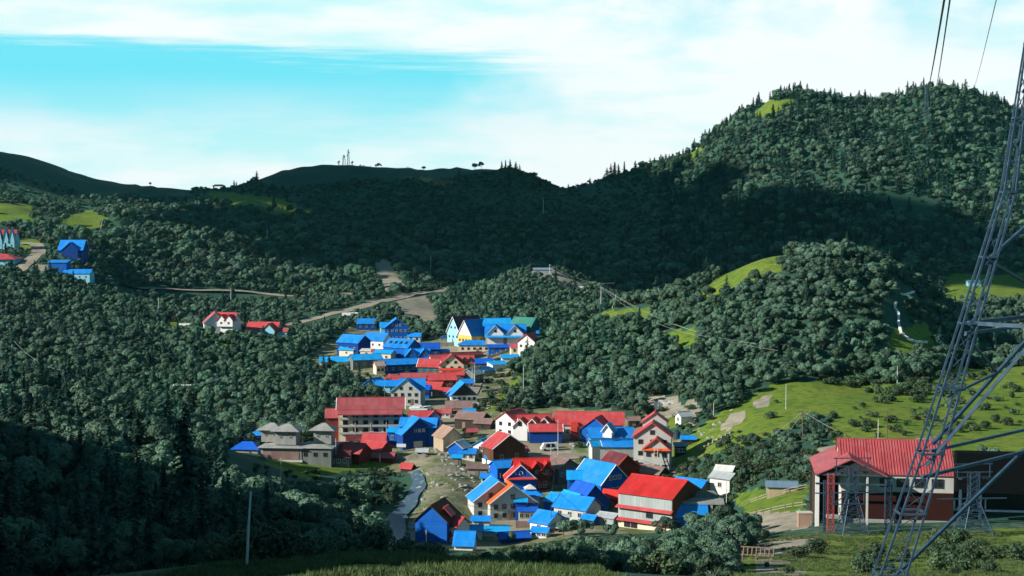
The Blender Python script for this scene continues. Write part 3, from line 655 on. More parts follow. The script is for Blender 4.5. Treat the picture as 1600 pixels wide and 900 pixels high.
# ---- monastery
h = House('monastery', 'grey concrete monastery with three pyramid-roofed towers', 446, 690, 24, 4, -6, 'monastery', None); k = h.s
h.body(62, 50, 22, 4, 'conc', 'conc', kind='hip', over=.8)
h.body(48, 60, 22, 5, 'conc', 'dconc', x=52, y=6, kind='hip', over=.5, pre='wing_', win='F3x1', wf='dframe')
for (x, y, z, w_, hh) in ((5, -4, 25, 32, 21), (-25, 18, 25, 28, 19), (58, 8, 25, 27, 21)):
    h.body(w_, w_*.85, hh, 9, 'conc', 'conc', x=x, y=y, z=z, kind='hip', over=1.1, pre='tower_', win='F2x1', ww=.7, wh=.7)
mb = MB(); mb.box((0, -25.4*k, 10*k), (56*k, .12, 12*k)); h.part('brick_panel', mb, 'rustwall' if False else 'rusty')
mb = MB(); mb.box((0, -25.5*k, 21*k), (66*k, 4*k, .5)); mb.box((0, -25.6*k, 2*k), (66*k, 4*k, .5)); h.part('cornice', mb, 'lgrey')
H('blue tarpaulin roof low on the slope left of the monastery', 387, 690, 40, 26, 7, 10, -8, 'deep', 'conc', name='shed', cat='shed', kind='hip', ymin=340)
H('striped blue shelter above the low blue tarpaulin', 392, 674, 38, 20, 8, 4, -14, 'blue', 'navy', name='shed', cat='shed', ymin=340)
# ---- right centre
h = H('white house with a hipped red roof at the foot of the wooded knoll', 802, 643, 44, 34, 24, 12, 56, 'red', 'white', win='W2x2 F3x1', wf='dframe'); 
h = House('house', 'white house with a row of red gables facing the market', 835, 648, 22, 14, 12); h.body(50, 30, 22, 12, 'red', 'white', win='F3x2')
for x, y in ((-22, -10), (-4, -14), (16, -8)): h.body(24, 22, 20, 11, 'red' if x != -4 else 'orange', 'white', x=x, y=y, rz=66, pre='gable_', trim='trimw', win='Wg1', wf='dframe')
H('long low red roof over a deep blue front wall', 852, 664, 48, 24, 18, 8, 2, 'red', 'navy', gable='white', trim='trimw', win='')
h = H('long red-roofed lodge with a projecting gable above the open yard', 921, 646, 102, 40, 24, 15, -4, 'red', 'lgrey', win='F9x1', wf='dframe'); h.body(40, 40, 20, 15, 'red', 'bluewall', x=14, y=-18, rz=74, pre='gable_', win='W2x1')
mb = MB(); k = h.s; mb.box((-22*k, -21*k, 14*k), (2.2, 2.0, 26*k)); mb.box((-22*k, -24*k, 12*k), (1.6, 1.2, 18*k)); h.part('gate_pier', mb, 'trimr')
h = House('hall', 'bright blue hall with a corrugated metal front beside the yard', 954, 669, 24, 12, 0, 'hall'); h.body(66, 44, 24, 11, 'blue', 'cyanwall')
h.body(70, 22, 13, 7, 'blue', 'zincwall', y=-30, kind='shed', pre='lean_to_')
h.body(16, 14, 11, 9, 'sky', 'white', x=-4, y=-18, z=24, rz=68, pre='dormer_', trim='trimw')
h = House('kiosk', 'little white-edged blue kiosk on a tall grey base at the yard corner', 929, 690, 26, 6, 20, 'kiosk'); h.body(13, 12, 26, 6, 'sky', 'lgrey', trim='trimw')
h = House('house', 'tall red-roofed grey house with an orange awning and a ladder', 1020, 655, 60, 18, 82, 'house'); k = h.s
h.body(44, 56, 52, 20, 'red', 'lgrey', trim='trimr', win='W3x3 Wg1', wf='dframe', ww=1.2, wh=1.2); h.body(26, 36, 70, 13, 'red', 'lgrey', x=22, y=-2, pre='upper_', rz=0)
h.body(20, 38, 36, 16, 'red', 'lgrey', x=-30, y=-7, pre='porch_', trim='trimr', win='W3x2', wf='dframe', ww=1.2)
mb = MB(); mb.prism([(-27*k, 0), (13*k, 0), (13*k, .12), (-27*k, .12)], -5*k, 0); o = h.part('awning', mb, 'trimo', (-40*k, 0, 37*k)); o.rotation_euler = (0, R(-38), 0)
mb = MB()
for x in (-9, -4): mb.bar((-54*k, x*k, -.5), (-45*k, x*k, 40*k), .14)
for i in range(9): f_ = i/9; mb.bar((-54*k+9*k*f_, -9*k, 40*k*f_), (-54*k+9*k*f_, -4*k, 40*k*f_), .09)
h.part('ladder', mb, 'pale')
H('small blue-roofed store at the edge of the grass slope', 1075, 683, 20, 14, 9, 3, -4, 'blue', 'dtimber', name='shed', cat='shed')
H('white-ended grey hut above the village on the grass', 1068, 645, 20, 14, 11, 5, 30, 'zinc', 'white', name='hut', cat='hut', win='W1x1')
h = House('wall', 'broken white garden wall at the wood edge above the yard', 1040, 626, 6, 2, 4, 'wall', None); mb = MB(); k = h.s
for i, (a, b_) in enumerate(((-14, 6), (-7, 8), (0, 5), (8, 7), (14, 4))): mb.box((a*k, (i % 2)*.5, b_*k/2-1), (7*k, .3, b_*k+2))
h.part('panel', mb, 'white')
h = H('big dark brown house with a red roof and a white base', 787, 679, 36, 54, 30, 18, 118, 'red', 'timber', trim='trimw', gable='timber', win='W2x1', wf='frame'); h.body(30, 26, 26, 8, 'pink', 'timber', x=16, y=-12, pre='wing_', rz=60)
mb = MB(); k = h.s; mb.box((0, 0, 5*k), (36.6*k, 54.6*k, 10*k)); h.part('plinth', mb, 'white')
H('white house with a cyan strip roof left of the big brown house', 755, 688, 22, 24, 22, 7, 70, 'sky', 'white', win='W1x2')
H('shed with a white and rust patched roof by the rubble bank', 718, 690, 26, 24, 14, 8, 64, 'whiteroof', 'bluewall', name='shed', cat='shed')
H('low bright blue roof in front of the patched shed', 731, 704, 22, 14, 10, 4, -4, 'blue', 'white', name='shed', cat='shed', kind='shed', win='F2x1')
H('small turquoise-edged booth on the rubble bank', 714, 713, 13, 11, 11, 2, -6, 'sky', 'dconc', name='hut', cat='hut', kind='shed', door=('F', 0))
H('ruined stone shelter with a dark mouth above the river stones', 746, 729, 30, 18, 10, 3, -4, 'rusty', 'stone', name='shed', cat='shed', kind='shed', door=('F', 0))
# ---- front row
h = House('guesthouse', 'red-roofed guesthouse with a blue front gable marked with a white emblem', 830, 719, 32, 12, 10, 'guesthouse'); k = h.s
h.body(52, 34, 32, 12, 'scarlet', 'redwood', win='F4x2'); h.body(30, 44, 20, 20, 'scarlet', 'bluewall', x=-20, y=-16, rz=84, pre='front_', trim='trimw', win='')
for x in (4, 20): h.body(14, 15, 10, 9, 'scarlet', 'timber', x=x, y=-16, z=22, rz=90, pre='dormer_', win='W1x1')
lc, a_ = h.T((-20*k, -16*k, 0), R(84), -15*k-.1, 0, 0, R(-90))
mb = MB(); mb.prism([(-5*k, 0), (0, 2*k), (0, 3*k), (-5*k, 1*k)], -22*k, 22*k); h.part('awning', mb, 'trimr', (lc[0], lc[1], 19*k), a_)
mb = MB(); [mb.bar((math.cos(a)*3*k, -.05, 28*k+math.sin(a)*3*k), (math.cos(a+.7)*3*k, -.05, 28*k+math.sin(a+.7)*3*k), .14) for a in np.arange(-.5, 3.8, .7)]; mb.bar((-8*k, -.05, 26*k), (-8*k, -.05, 30*k), .12); mb.bar((-8*k, -.05, 26*k), (-5*k, -.05, 26*k), .12); h.part('emblem', mb, 'trimw', lc, a_)
H('blue-roofed house half hidden behind the blue emblem gable', 790, 721, 40, 30, 26, 8, 24, 'blue', 'bluewall', win='F3x1')
h = House('pavilion', 'small pavilion with a white-capped two-tier blue pyramid roof', 828, 760, 14, 12, 8, 'pavilion'); k = h.s
h.body(27, 26, 13, 10, 'blue', 'white', kind='hip', over=.8); h.body(10, 10, 3, 6, 'whiteroof', 'white', z=19, kind='hip', over=.6, pre='cap_')
H('grey-brown timber barn with a faded patchy roof by the yard', 876, 716, 38, 40, 22, 12, 128, 'rusty', 'dconc', win='W3x1', wf='trimw')
h = H('tallest blue house with a white-edged gable facing the lane', 938, 724, 66, 56, 24, 26, 128, 'blue', 'bluewall', trim='trimw', win='Wg3 W6x1 F4x1', wf='trimw'); h.body(28, 26, 26, 9, 'sky', 'bluewall', x=26, y=24, pre='wing_', rz=52)
h = H('dark red house with three little red dormers behind the tallest blue house', 966, 710, 40, 50, 22, 20, 124, 'maroon', 'redwood', trim='trimr')
for i in range(3): h.body(12, 11, 7, 6, 'red', 'redwood', x=(-12+i*12), y=-20, z=16+i*.5, rz=90, pre='dormer_')
h = H('blue house with a dark pyramid-like gable and stepped light slopes', 915, 757, 46, 54, 18, 26, 122, 'deep', 'navy'); h.body(40, 24, 22, 9, 'sky', 'bluewall', x=4, y=22, pre='wing_')
h = H('wide blue roof with two cream skylight strips', 902, 777, 56, 44, 20, 14, -34, 'blue', 'lgrey', trim='sky' if False else 'bframe', win='F3x1')
k = h.s
for x in (2, 13): mb = MB(); mb.box((0, 0, 0), (5*k, 13*k, .06)); o = h.part('skylight', mb, 'pale', (x*k, -8*k, (18+13*.62)*k+.28)); o.rotation_euler = (math.atan2(13, 21), 0, 0)
H('blue lean-to roof at the front left of the skylight strips house', 856, 800, 34, 44, 16, 13, -40, 'blue', 'white', win='F1x1')
H('white and blue shed behind the round bush', 876, 806, 24, 20, 16, 4, -8, 'zinc', 'lgrey', name='shed', cat='shed')
H('small bright red store wedged beside the three-level warehouse', 957, 768, 26, 22, 14, 8, -30, 'scarlet', 'redwood')
h = House('warehouse', 'three-level grey metal warehouse under a big plain red roof', 1030, 746, 54, 20, -35, 'warehouse'); k = h.s
h.body(92, 88, 52, 20, 'scarlet', 'zincwall', gable='timber', trim='timber' if False else None, band=[(33, 'red', 7), (14, 'red', 7)])
mb = MB(); mb.box((-1*k, 0, 6*k), (92.8*k, 88.8*k, 13*k)); h.part('ground_floor', mb, 'cream')
mb = MB(); mb.box((46.4*k, 0, 32*k), (.2, 88.4*k, 38*k)); h.part('end_wall', mb, 'timber')
for x, z in ((-30, 6), (-18, 6), (8, 24)): fr, pn = win_mesh(1.6, 1.6, 'dframe'); o = link('window', fr, h.root, (x*k, -44.6*k, z*k), 0); link('pane', pn, o)
H('blue roof with a pale stripe behind the grey concrete porch', 1080, 750, 50, 40, 24, 12, -38, 'blue', 'dconc')
h = House('house', 'grey concrete house with an open pillared porch', 1098, 770, 34, 8, -6); k = h.s; h.body(54, 22, 30, 12, 'dconc', 'dconc', y=14, kind='hip')
mb = MB(); mb.box((0, -14*k, 31*k), (62*k, 34*k, .5)); h.part('porch_slab', mb, 'conc')
for x in (-27, -8, 12, 27): mb = MB(); mb.box((x*k, -28*k, 13*k), (.6, .6, 36*k)); h.part('pillar', mb, 'conc')
H('plain blue shed nearest the thicket on the right', 1078, 791, 48, 26, 18, 12, -2, 'blue', 'bluewall', name='shed', cat='shed', win='F1x1')
H('crooked white-sheeted shack by the bushes', 1131, 741, 34, 26, 22, 6, -38, 'zinc', 'whiteroof', name='shack', cat='shack', win='F1x1').body(26, 20, 16, 5, 'whiteroof', 'tanwall', x=-8, y=18, z=14, rz=12, pre='upper_')
H('low open shack with a blue-grey sheet roof on the field edge', 1221, 754, 44, 22, 13, 5, -8, 'slate', 'tanwall', name='shack', cat='shack', ymin=265, door=('F', .4))
# ---- lower left of the front row
h = H('house with a deep blue side wall and a dark brown roof over the river', 684, 786, 62, 50, 34, 22, 74, 'timber', 'bluewall', gable='bluewall'); h.body(16, 18, 14, 9, 'red', 'timber', x=-8, y=-16, z=28, pre='dormer_', win='F1x1')
h = H('small red-roofed white-columned house before the deep blue wall', 704, 808, 46, 34, 27, 10, -32, 'red', 'white', band=[(13, 'red', 6)], win='F2x1')
H('bright blue roof lying lowest at the bottom of the village', 727, 832, 28, 44, 12, 15, -6, 'blue', 'white', name='shed', cat='shed')
H('pale blue flat roof behind the lowest blue roof', 732, 822, 40, 20, 10, 5, 4, 'sky', 'white', name='shed', cat='shed')
H('light turquoise roof beside the yard at the bottom of the village', 772, 824, 42, 22, 9, 4, 2, 'sky', 'lgrey', name='shed', cat='shed')
H('dark blue low roof at the edge of the thicket', 803, 832, 44, 18, 8, 6, 14, 'deep', 'navy', name='shed', cat='shed')
h = House('house', 'long grey gabled house with a blue roof and white trim above the yard', 774, 750, 26, 28, 104); h.body(44, 76, 26, 28, 'blue', 'lgrey', trim='trimw', win='W5x2 Wg2', wf='dframe')
h = House('house', 'grey gabled house with an orange roof and blue lean-tos beside the yard', 797, 756, 26, 26, 104); h.body(36, 70, 26, 26, 'orange', 'lgrey', trim='trimw', win='W5x2 Wg1', wf='dframe', door=('W', .1))
h.body(26, 22, 16, 6, 'deep', 'lgrey', x=-26, y=-20, kind='shed', pre='lean_to_', rz=-104, win='F3x1'); h.body(16, 14, 28, 5, 'sky', 'navy', x=-18, y=-12, kind='shed', pre='upper_lean_to_', rz=-104)
h = House('fence', 'pink plank fence panel along the lower yard', 818, 812, 10, 3, 0, 'fence', None); mb = MB(); k = h.s
for i in range(14): mb.box(((-11+i*1.7)*k, 0, 4.5*k), (1.5*k, .06, 12*k))
h.part('planks', mb, 'rusty')
# ---- small sheds tucked between the houses
for a in ((735, 670, 18, 14, 8, 4, 20, 'pink', 'tanwall', 'small faded red shed just left of the white red-roofed house'), (776, 692, 14, 12, 8, 3, -10, 'zinc', 'lgrey', 'tiny zinc shed against the back of the big brown house'), (806, 742, 16, 12, 9, 4, 12, 'blue', 'lgrey', 'small blue roof in front of the emblem guesthouse'), (986, 738, 16, 12, 8, 3, -30, 'red', 'timber', 'little red shed right of the dark red dormered house'), (733, 640, 16, 12, 7, 3, 10, 'sky', 'cream', 'little light blue shed right of the rusty two-strip roof'),
          (697, 640, 16, 12, 8, 4, -16, 'pink', 'lgrey', 'faded red hut at the upper end of the street'), (680, 655, 14, 12, 10, 4, 60, 'sky', 'white', 'tiny light blue gable right of the red roof behind the hall'), (660, 702, 16, 10, 7, 3, -6, 'zinc', 'tanwall', 'plank stall in front of the blue hall'), (744, 700, 14, 12, 8, 3, 30, 'rusty', 'zincwall', 'rusty stall between the white strip-roofed house and the patched shed'), (762, 742, 18, 13, 9, 4, -8, 'blue', 'cyanwall', 'small blue cabin above the twin gabled houses'),
          (845, 752, 18, 13, 9, 4, 20, 'red', 'redwood', 'little red cabin right of the blue pyramid pavilion'), (866, 820, 15, 12, 9, 3, -12, 'zinc', 'tanwall', 'low plank store in front of the white and blue shed'), (922, 806, 20, 14, 10, 4, -34, 'blue', 'bluewall', 'small deep blue shed left of the zinc lean-to'), (990, 652, 16, 12, 12, 4, 6, 'rusty', 'dtimber', 'dark hut at the right end of the long red lodge'), (632, 612, 14, 10, 9, 3, 0, 'sky', 'white', 'small porch roof left of the big grey gable'),
          (590, 548, 16, 12, 7, 3, 10, 'red', 'white', 'tiny red roof among the far blue roofs'), (648, 522, 18, 12, 8, 4, -8, 'blue', 'lgrey', 'small blue shed right of the three-storey blue gable'), (690, 548, 20, 12, 7, 3, 8, 'sky', 'conc', 'light blue shed beside the upper street'), (822, 560, 16, 12, 7, 3, 10, 'sky', 'cream', 'topmost light blue scrap of roof under the knoll trees'), (660, 556, 18, 12, 9, 4, -20, 'deep', 'cyanwall', 'dark blue cabin left of the grey-walled red-roofed house')):
    H(a[9], *a[:9], name='shed', cat='shed', win=random.choice(('F2x1', 'F1x1')), wf=random.choice(('dframe', 'frame')))
# ---- infill between the bigger roofs
for a in ((545, 542, 22, 16, 9, 5, -20, 'sky', 'cream', 'tiny cream hut with a light blue roof below the dark-ended house'), (782, 540, 34, 14, 8, 3, 4, 'deep', 'bluewall', 'low blue shed right of the hipped white office'), (737, 578, 26, 24, 12, 7, 62, 'zinc', 'dconc', 'grey zinc-roofed house beside the pair of poles'), (729, 594, 18, 13, 7, 4, 10, 'blue', 'white', 'little blue roof squeezed behind the dark timber gable'), (664, 603, 16, 16, 14, 5, -8, 'deep', 'bluewall', 'narrow dark blue house on the right of the big grey gable'),
          (690, 607, 26, 16, 9, 4, -6, 'red', 'dconc', 'low red porch roof over the shaded street front'), (1018, 729, 42, 32, 8, 8, -35, 'rusty', 'dtimber', 'dark low roof between the tall grey house and the warehouse'), (866, 741, 20, 14, 7, 3, -20, 'zinc', 'zincwall', 'small bare zinc shed below the faded barn'), (951, 803, 30, 22, 13, 4, -35, 'zinc', 'zincwall', 'bare zinc lean-to at the left front of the warehouse'), (1063, 694, 17, 13, 15, 3, 0, 'slate', 'dtimber', 'dark shed beside the small blue-roofed store'),
          (693, 676, 20, 15, 10, 4, 30, 'rusty', 'tanwall', 'small brown hut behind the tan plank shed'), (757, 655, 26, 18, 10, 5, -20, 'rusty', 'dtimber', 'low brown shed right of the stone-weighted roof'), (845, 655, 34, 20, 15, 8, -6, 'pink', 'white', 'faded red roof behind the deep blue front wall'), (880, 655, 34, 28, 18, 10, 24, 'red', 'white', 'red roof joining the white gables to the long lodge'), (770, 712, 20, 15, 12, 4, -10, 'sky', 'lgrey', 'light blue roof between the big brown house and the emblem guesthouse'),
          (812, 700, 22, 16, 10, 5, 20, 'pink', 'timber', 'small faded red roof right of the big brown house'), (905, 728, 30, 22, 16, 6, 38, 'sky', 'bluewall', 'light blue wing behind the tallest blue house'), (872, 772, 24, 40, 14, 9, 140, 'sky', 'bluewall', 'light blue stepped roof left of the dark pyramid-like gable'), (752, 808, 26, 16, 11, 4, -4, 'blue', 'lgrey', 'small blue roof on the near side of the twin grey gables'), (655, 640, 22, 16, 8, 4, -10, 'zinc', 'dconc', 'grey workshop behind the hotel roof'),
          (598, 566, 20, 12, 8, 3, 10, 'sky', 'cream', 'small cream building between the two pale blue roofs'), (700, 572, 20, 14, 9, 5, -30, 'pink', 'cream', 'little faded red roof left of the cream gable'), (640, 575, 30, 12, 6, 2, 18, 'slate', 'conc', 'low grey terrace in front of the longest blue hall'), (515, 575, 36, 8, 7, 2, 4, 'whiteroof', 'cream', 'long cream wall building under the low pale blue roof'), (845, 826, 24, 18, 10, 4, -20, 'blue', 'white', 'last small blue roof above the thicket'), (680, 832, 22, 16, 8, 4, -14, 'red', 'white', 'small red porch in front of the deep blue wall')):
    H(a[9], *a[:9], win=random.choice(('F2x1', 'F3x1', 'F1x1')), wf=random.choice(('dframe', 'frame', 'trimw')))
for i, (px, py, lb) in enumerate(((784, 674, 'leftmost white market canopy before the red gables'), (794, 677, 'middle white market canopy before the red gables'), (804, 675, 'rightmost white market canopy before the red gables'))):
    h = House('market_canopy', lb, px, py, 7, 3, 5, 'canopy', 'market canopies', 295); k = h.s; mb = MB(); a_ = 5*k; mb.poly([(-a_, -a_, 7*k), (a_, -a_, 7*k), (0, 0, 10*k)]); mb.poly([(a_, -a_, 7*k), (a_, a_, 7*k), (0, 0, 10*k)]); mb.poly([(a_, a_, 7*k), (-a_, a_, 7*k), (0, 0, 10*k)]); mb.poly([(-a_, a_, 7*k), (-a_, -a_, 7*k), (0, 0, 10*k)]); h.part('cover', mb, 'flag')
    for x in (-1, 1):
        for y in (-1, 1): mb = MB(); mb.bar((x*a_*.95, y*a_*.95, -.5), (x*a_*.95, y*a_*.95, 7*k), .07); h.part('post', mb, 'steel')
for a, b_, n_, w_, rz, lb in ((640, 718, 5, 52, -8, 'low stone terrace wall above the river bend'), (705, 738, 4, 60, -6, 'rubble retaining wall under the patched shed'), (830, 722, 3, 44, 4, 'low stone wall along the lower side of the yard'), (705, 541, 6, 58, 4, 'dark stone retaining wall before the yellow guesthouse'), (790, 552, 5, 60, 16, 'stone terrace wall below the two-gabled lodge'), (1050, 735, 4, 40, -20, 'dry stone wall behind the warehouse roof'), (770, 612, 4, 40, 24, 'stone wall stepping up the knoll from the timber house'), (1120, 690, 3, 60, 20, 'dry stone wall crossing the foot of the pasture')):
    p = hit(a, b_, 300); k = p.y/F; o = thing('stone_wall', lb, 'wall', p, R(rz)); mb = MB(); xs_ = np.linspace(-w_/2, w_/2, 9)*k; ca_, sa_ = math.cos(R(rz)), math.sin(R(rz)); gz_ = zat(p.x+xs_*ca_, p.y+xs_*sa_)-p.z
    for i in range(8): mb.box(((xs_[i]+xs_[i+1])/2, 0, (gz_[i]+gz_[i+1])/2+n_*k*.5-.6), (xs_[1]-xs_[0]+.02, .6+.05*(i % 3), n_*k+1.2+.1*(i % 2)))
    mb.build('masonry', [M['stone']], o); CLEARINGS.append((p.x, p.y, 5))
V_ = [hit(a, b_, 300)+Vector((0, 0, 7)) for a, b_ in ((601, 620), (740, 598), (872, 705), (861, 828), (724, 836), (1135, 798))]
for i, (a, b_, lb) in enumerate(((2, 3, 'wire slung from the tall yard pole to the lower yard pole'), (3, 4, 'wire slung over the bottom roofs between lower poles'), (2, 5, 'wire slung from the yard pole over the warehouse'), (1, 2, 'wire slung from the paired poles down to the yard'), (0, 1, 'wire slung across the street below the grey gable'))): VW = globals().setdefault('VILLAGE_WIRES', []); VW.append((lb, V_[a], V_[b_]))
# ---- outlying houses
G2 = 'houses scattered on the left hillside'
h = H('tall white house with several small red gables on the left hillside', 352, 493, 36, 26, 22, 11, -14, 'red', 'white', win='F5x2', wf='dframe', group=G2, ymin=560); h.body(28, 30, 20, 14, 'red', 'white', x=-14, y=-4, rz=118, pre='front_', trim='trimw', win='Eg1 E2x2 W2x2')
for x in (2, 13): h.body(12, 12, 9, 7, 'red', 'white', x=x, y=-11, z=15, rz=90, pre='dormer_', win='W1x1')
h = H('low red-roofed house beside the taller white one on the left hillside', 413, 506, 44, 28, 12, 10, -8, 'red', 'lgrey', win='F5x1', group=G2, ymin=560); h.body(20, 18, 12, 9, 'red', 'cyanwall', x=12, y=-10, rz=90, pre='front_', win='W2x1'); h.body(16, 18, 10, 4, 'pink', 'cyanwall', x=28, y=-3, pre='wing_')
H('tiny white-roofed hut in a grass clearing on the left hillside', 290, 507, 15, 12, 7, 3, 8, 'whiteroof', 'white', name='hut', cat='hut', group=G2, ymin=560)
H('dark blue hip-gabled house on the bank at far left', 115, 379, 34, 30, 14, 13, 0, 'blue', 'navy', group=G2, ymin=700, win='F3x1', kind='gable').body(14, 22, 14, 10, 'deep', 'navy', y=-10, rz=90, pre='front_')
H('plain blue box house on the bank at far left', 93, 409, 26, 18, 16, 3, -2, 'blue', 'bluewall', group=G2, ymin=700, kind='shed', win='F2x1')
H('light blue long house at the bottom of the far left bank', 123, 424, 38, 20, 10, 5, -3, 'blue', 'cyanwall', group=G2, ymin=700, win='F4x1')
h = H('church-like white building with a red roof and blue pointed gables at the far left edge', 2, 363, 44, 28, 16, 14, 2, 'red', 'cyanwall', group=G2, ymin=700, win='F4x1', name='church', cat='church')
for x in (3, 12, 20): h.body(9, 8, 16, 18, 'slate', 'cyanwall', x=x, y=-15, rz=90, pre='spire_', win='W1x1')
h = House('pavilion', 'red round-roofed pavilion below the pointed gables at the far left edge', 4, 399, 9, 7, 0, 'pavilion', G2, 700); h.body(44, 34, 9, 7, 'red', 'cyanwall', kind='hip', win='F5x1', over=1.2)
H('cyan-roofed hut behind the crest of the wooded knoll', 1010, 461, 27, 20, 9, 4, 3, 'sky', 'cyanwall', name='hut', cat='hut', ymin=640, group=None)
H('long grey shed on the bare hilltop beyond the village', 848, 420, 26, 12, 6, 2, -2, 'slate', 'conc', name='shed', cat='shed', ymin=850, group=None)
H('small white hut with a grey roof right of the bare hilltop', 911, 449, 15, 10, 6, 2, -10, 'zinc', 'white', name='hut', cat='hut', ymin=800, group=None)
H('white hut on the skyline grass at the left', 221, 310, 8, 7, 4, 1, 0, 'whiteroof', 'white', name='hut', cat='hut', ymin=1100, group=None)
H('pale blue hut in the shaded hollow behind the pylon', 1521, 440, 18, 10, 5, 2, 0, 'slate', 'cyanwall', name='hut', cat='hut', ymin=700, group=None)
H('tumbledown hut on the bare patch of the left crest', 138, 602, 18, 14, 7, 3, -14, 'zinc', 'stone', name='hut', cat='hut', ymin=310, group=None)

# ---- gate, pavilion and masts on the skyline
def sky_spot(px, y0, y1):
    ys_ = np.exp(np.linspace(math.log(y0), math.log(y1), 400)); u = (px-800)/F; tt = zat(u*ys_, ys_)/ys_; y = ys_[int(np.argmax(tt))]
    return Vector((u*y, y, float(zat(u*y, y)))), y/F
p, k = sky_spot(343, 1400, 2000); g = thing('gate', 'red gateway with a flat beam on the skyline saddle', 'gate', p); CLEARINGS.append((p.x, p.y, 14))
mb = MB()
for x in (-8, 8): mb.box((x*k, 0, 2.5*k), (1.6*k, 1.5*k, 9*k))
mb.build('pillar', [M['redpaint']], g); mb = MB(); mb.box((0, 0, 7*k), (20*k, 2.2*k, 1.8*k)); mb.box((0, 0, 8.6*k), (14*k, 1.5*k, 1.2*k)); mb.build('beam', [M['redpaint']], g)
p, k = sky_spot(322, 1400, 2000); g = thing('wall', 'low red wall left of the skyline gateway', 'wall', p); mb = MB(); mb.box((0, 0, 0), (24*k, 1.5, 3.2*k)); mb.build('panel', [M['redpaint']], g)
p, k = sky_spot(308, 1400, 2000); g = thing('shelter', 'dark umbrella-shaped shelter on the skyline saddle', 'shelter', p); CLEARINGS.append((p.x, p.y, 9)); mb = MB()
mb.lathe([(6*k, 3.4*k), (3*k, 4.4*k), (.2*k, 5*k)], n=14); mb.build('roof', [M['dsteel']], g); mb = MB(); [mb.bar((a*k, 0, -2), (a*k, 0, 3.6*k), .4) for a in (-4, 0, 4)]; mb.build('post', [M['dpole']], g)
def mast(px, h, y0, y1, label, w=2.2):
    p, k = sky_spot(px, y0, y1); g = thing('radio_mast', label, 'mast', p, 0, 'radio masts on the skyline'); CLEARINGS.append((p.x, p.y, 8)); mb = MB(); H_ = h*k
    for i in range(3):
        a = i*2.1; mb.bar((math.cos(a)*w, math.sin(a)*w, -2), (math.cos(a)*w*.3, math.sin(a)*w*.3, H_), .38)
    nz = int(H_/2.5)
    for j in range(nz):
        f0, f1 = j/nz, (j+1)/nz
        for i in range(3):
            a, b_ = i*2.1, (i+1)*2.1; w0, w1 = w*(1-.7*f0), w*(1-.7*f1); mb.bar((math.cos(a)*w0, math.sin(a)*w0, f0*H_), (math.cos(b_)*w1, math.sin(b_)*w1, f1*H_), .2)
    mb.build('lattice', [M['dsteel']], g); mb = MB(); mb.box((1, -1, H_*.8), (1.4, .8, 2.2)); mb.box((-1, -1, H_*.62), (1.2, .8, 1.6)); mb.build('antenna', [M['dsteel']], g)
mast(545, 24, 1850, 2100, 'tallest lattice mast of the antenna group on the skyline'); mast(538, 16, 1850, 2100, 'shorter lattice mast just left of the tallest one', 3.2); mast(530, 7, 1850, 2100, 'stubby mast at the left end of the antenna group', 1.2); mast(551, 6, 1850, 2100, 'thin stub right of the tallest skyline mast', .8)

# ---- cable car station on the right
h = House('cable_car_station', 'red-roofed white and red-brown cable car station with open bays', 1394, 683, 82, 44, -8, 'station', None, 225); k = h.s
h.body(174, 118, 82, 44, 'pink', 'stained', over=.3, found=6)
mb = MB(); L_ = 88*k; D_ = 59*k
for i in range(int(2*L_/.5)):       # raised ribs of the roof sheets
    x = -L_+.3+i*.5
    for sd in (-1, 1): mb.bar((x, sd*(D_+.28), 82*k-.19+.24), (x, 0, 126*k+.24), .09)
h.part('roof_rib', mb, 'maroon' if False else 'red')
mb = MB(); mb.box((0, -59.3*k, 24*k), (172*k, .2, 58*k)); h.part('lower_wall', mb, 'shadedred')
mb = MB(); mb.box((0, -60*k, 1*k), (174*k, .5, 16*k)); h.part('plinth', mb, 'conc')
for x in (-18, 8, 36, 62):
    fr, pn = win_mesh(2.0, 1.6, 'dframe'); o = link('window', fr, h.root, (x*k, -59.4*k, 68*k), 0); link('pane', pn, o)
# left bay: gable over an open dark hall
mb = MB(); b0 = -74*k; y0, y1 = -95*k, 70*k; W_ = 55*k
prof_l = [(b0-W_, 84*k), (b0, 110*k), (b0+W_, 84*k)]
for a, c in ((prof_l[0], prof_l[1]), (prof_l[1], prof_l[2])):
    ex = -1 if a is prof_l[0] else 0
    mb.poly([(a[0], y0, a[1]), (c[0], y0, c[1]), (c[0], y1, c[1]), (a[0], y1, a[1])]); mb.poly([(a[0], y1, a[1]-.2), (c[0], y1, c[1]-.2), (c[0], y0, c[1]-.2), (a[0], y0, a[1]-.2)])
    mb.poly([(a[0], y0, a[1]-.2), (c[0], y0, c[1]-.2), (c[0], y0, c[1]), (a[0], y0, a[1])])
mb.poly([(b0-W_, y1, 84*k-.2), (b0-W_, y0, 84*k-.2), (b0-W_, y0, 84*k), (b0-W_, y1, 84*k)])
h.part('bay_roof', mb, 'pink')
mb = MB(); mb.box((b0-W_+3*k, y0+6*k, 38*k), (6*k, 6*k, 92*k)); h.part('bay_pillar', mb, 'white'); mb = MB(); mb.box((b0+W_-30*k, y0+6*k, 38*k), (3*k, 5*k, 92*k)); h.part('bay_pillar', mb, 'lgrey')
mb = MB(); mb.box((b0-W_+1*k, 0, 38*k), (.3, 150*k, 92*k)); mb.box((b0, 60*k, 38*k), (108*k, .3, 92*k)); mb.prism([(b0-W_+2*k, 83*k), (b0+W_-2*k, 83*k), (b0, 108*k)], y0+4*k, y0+5*k)
mb2 = MB(); mb2.box((b0-W_+6*k, 20*k, 38*k), (.3, 110*k, 92*k)); mb2.box((b0, 60*k, 38*k), (108*k, .3, 92*k)); h.part('bay_wall', mb2, 'dtimber')
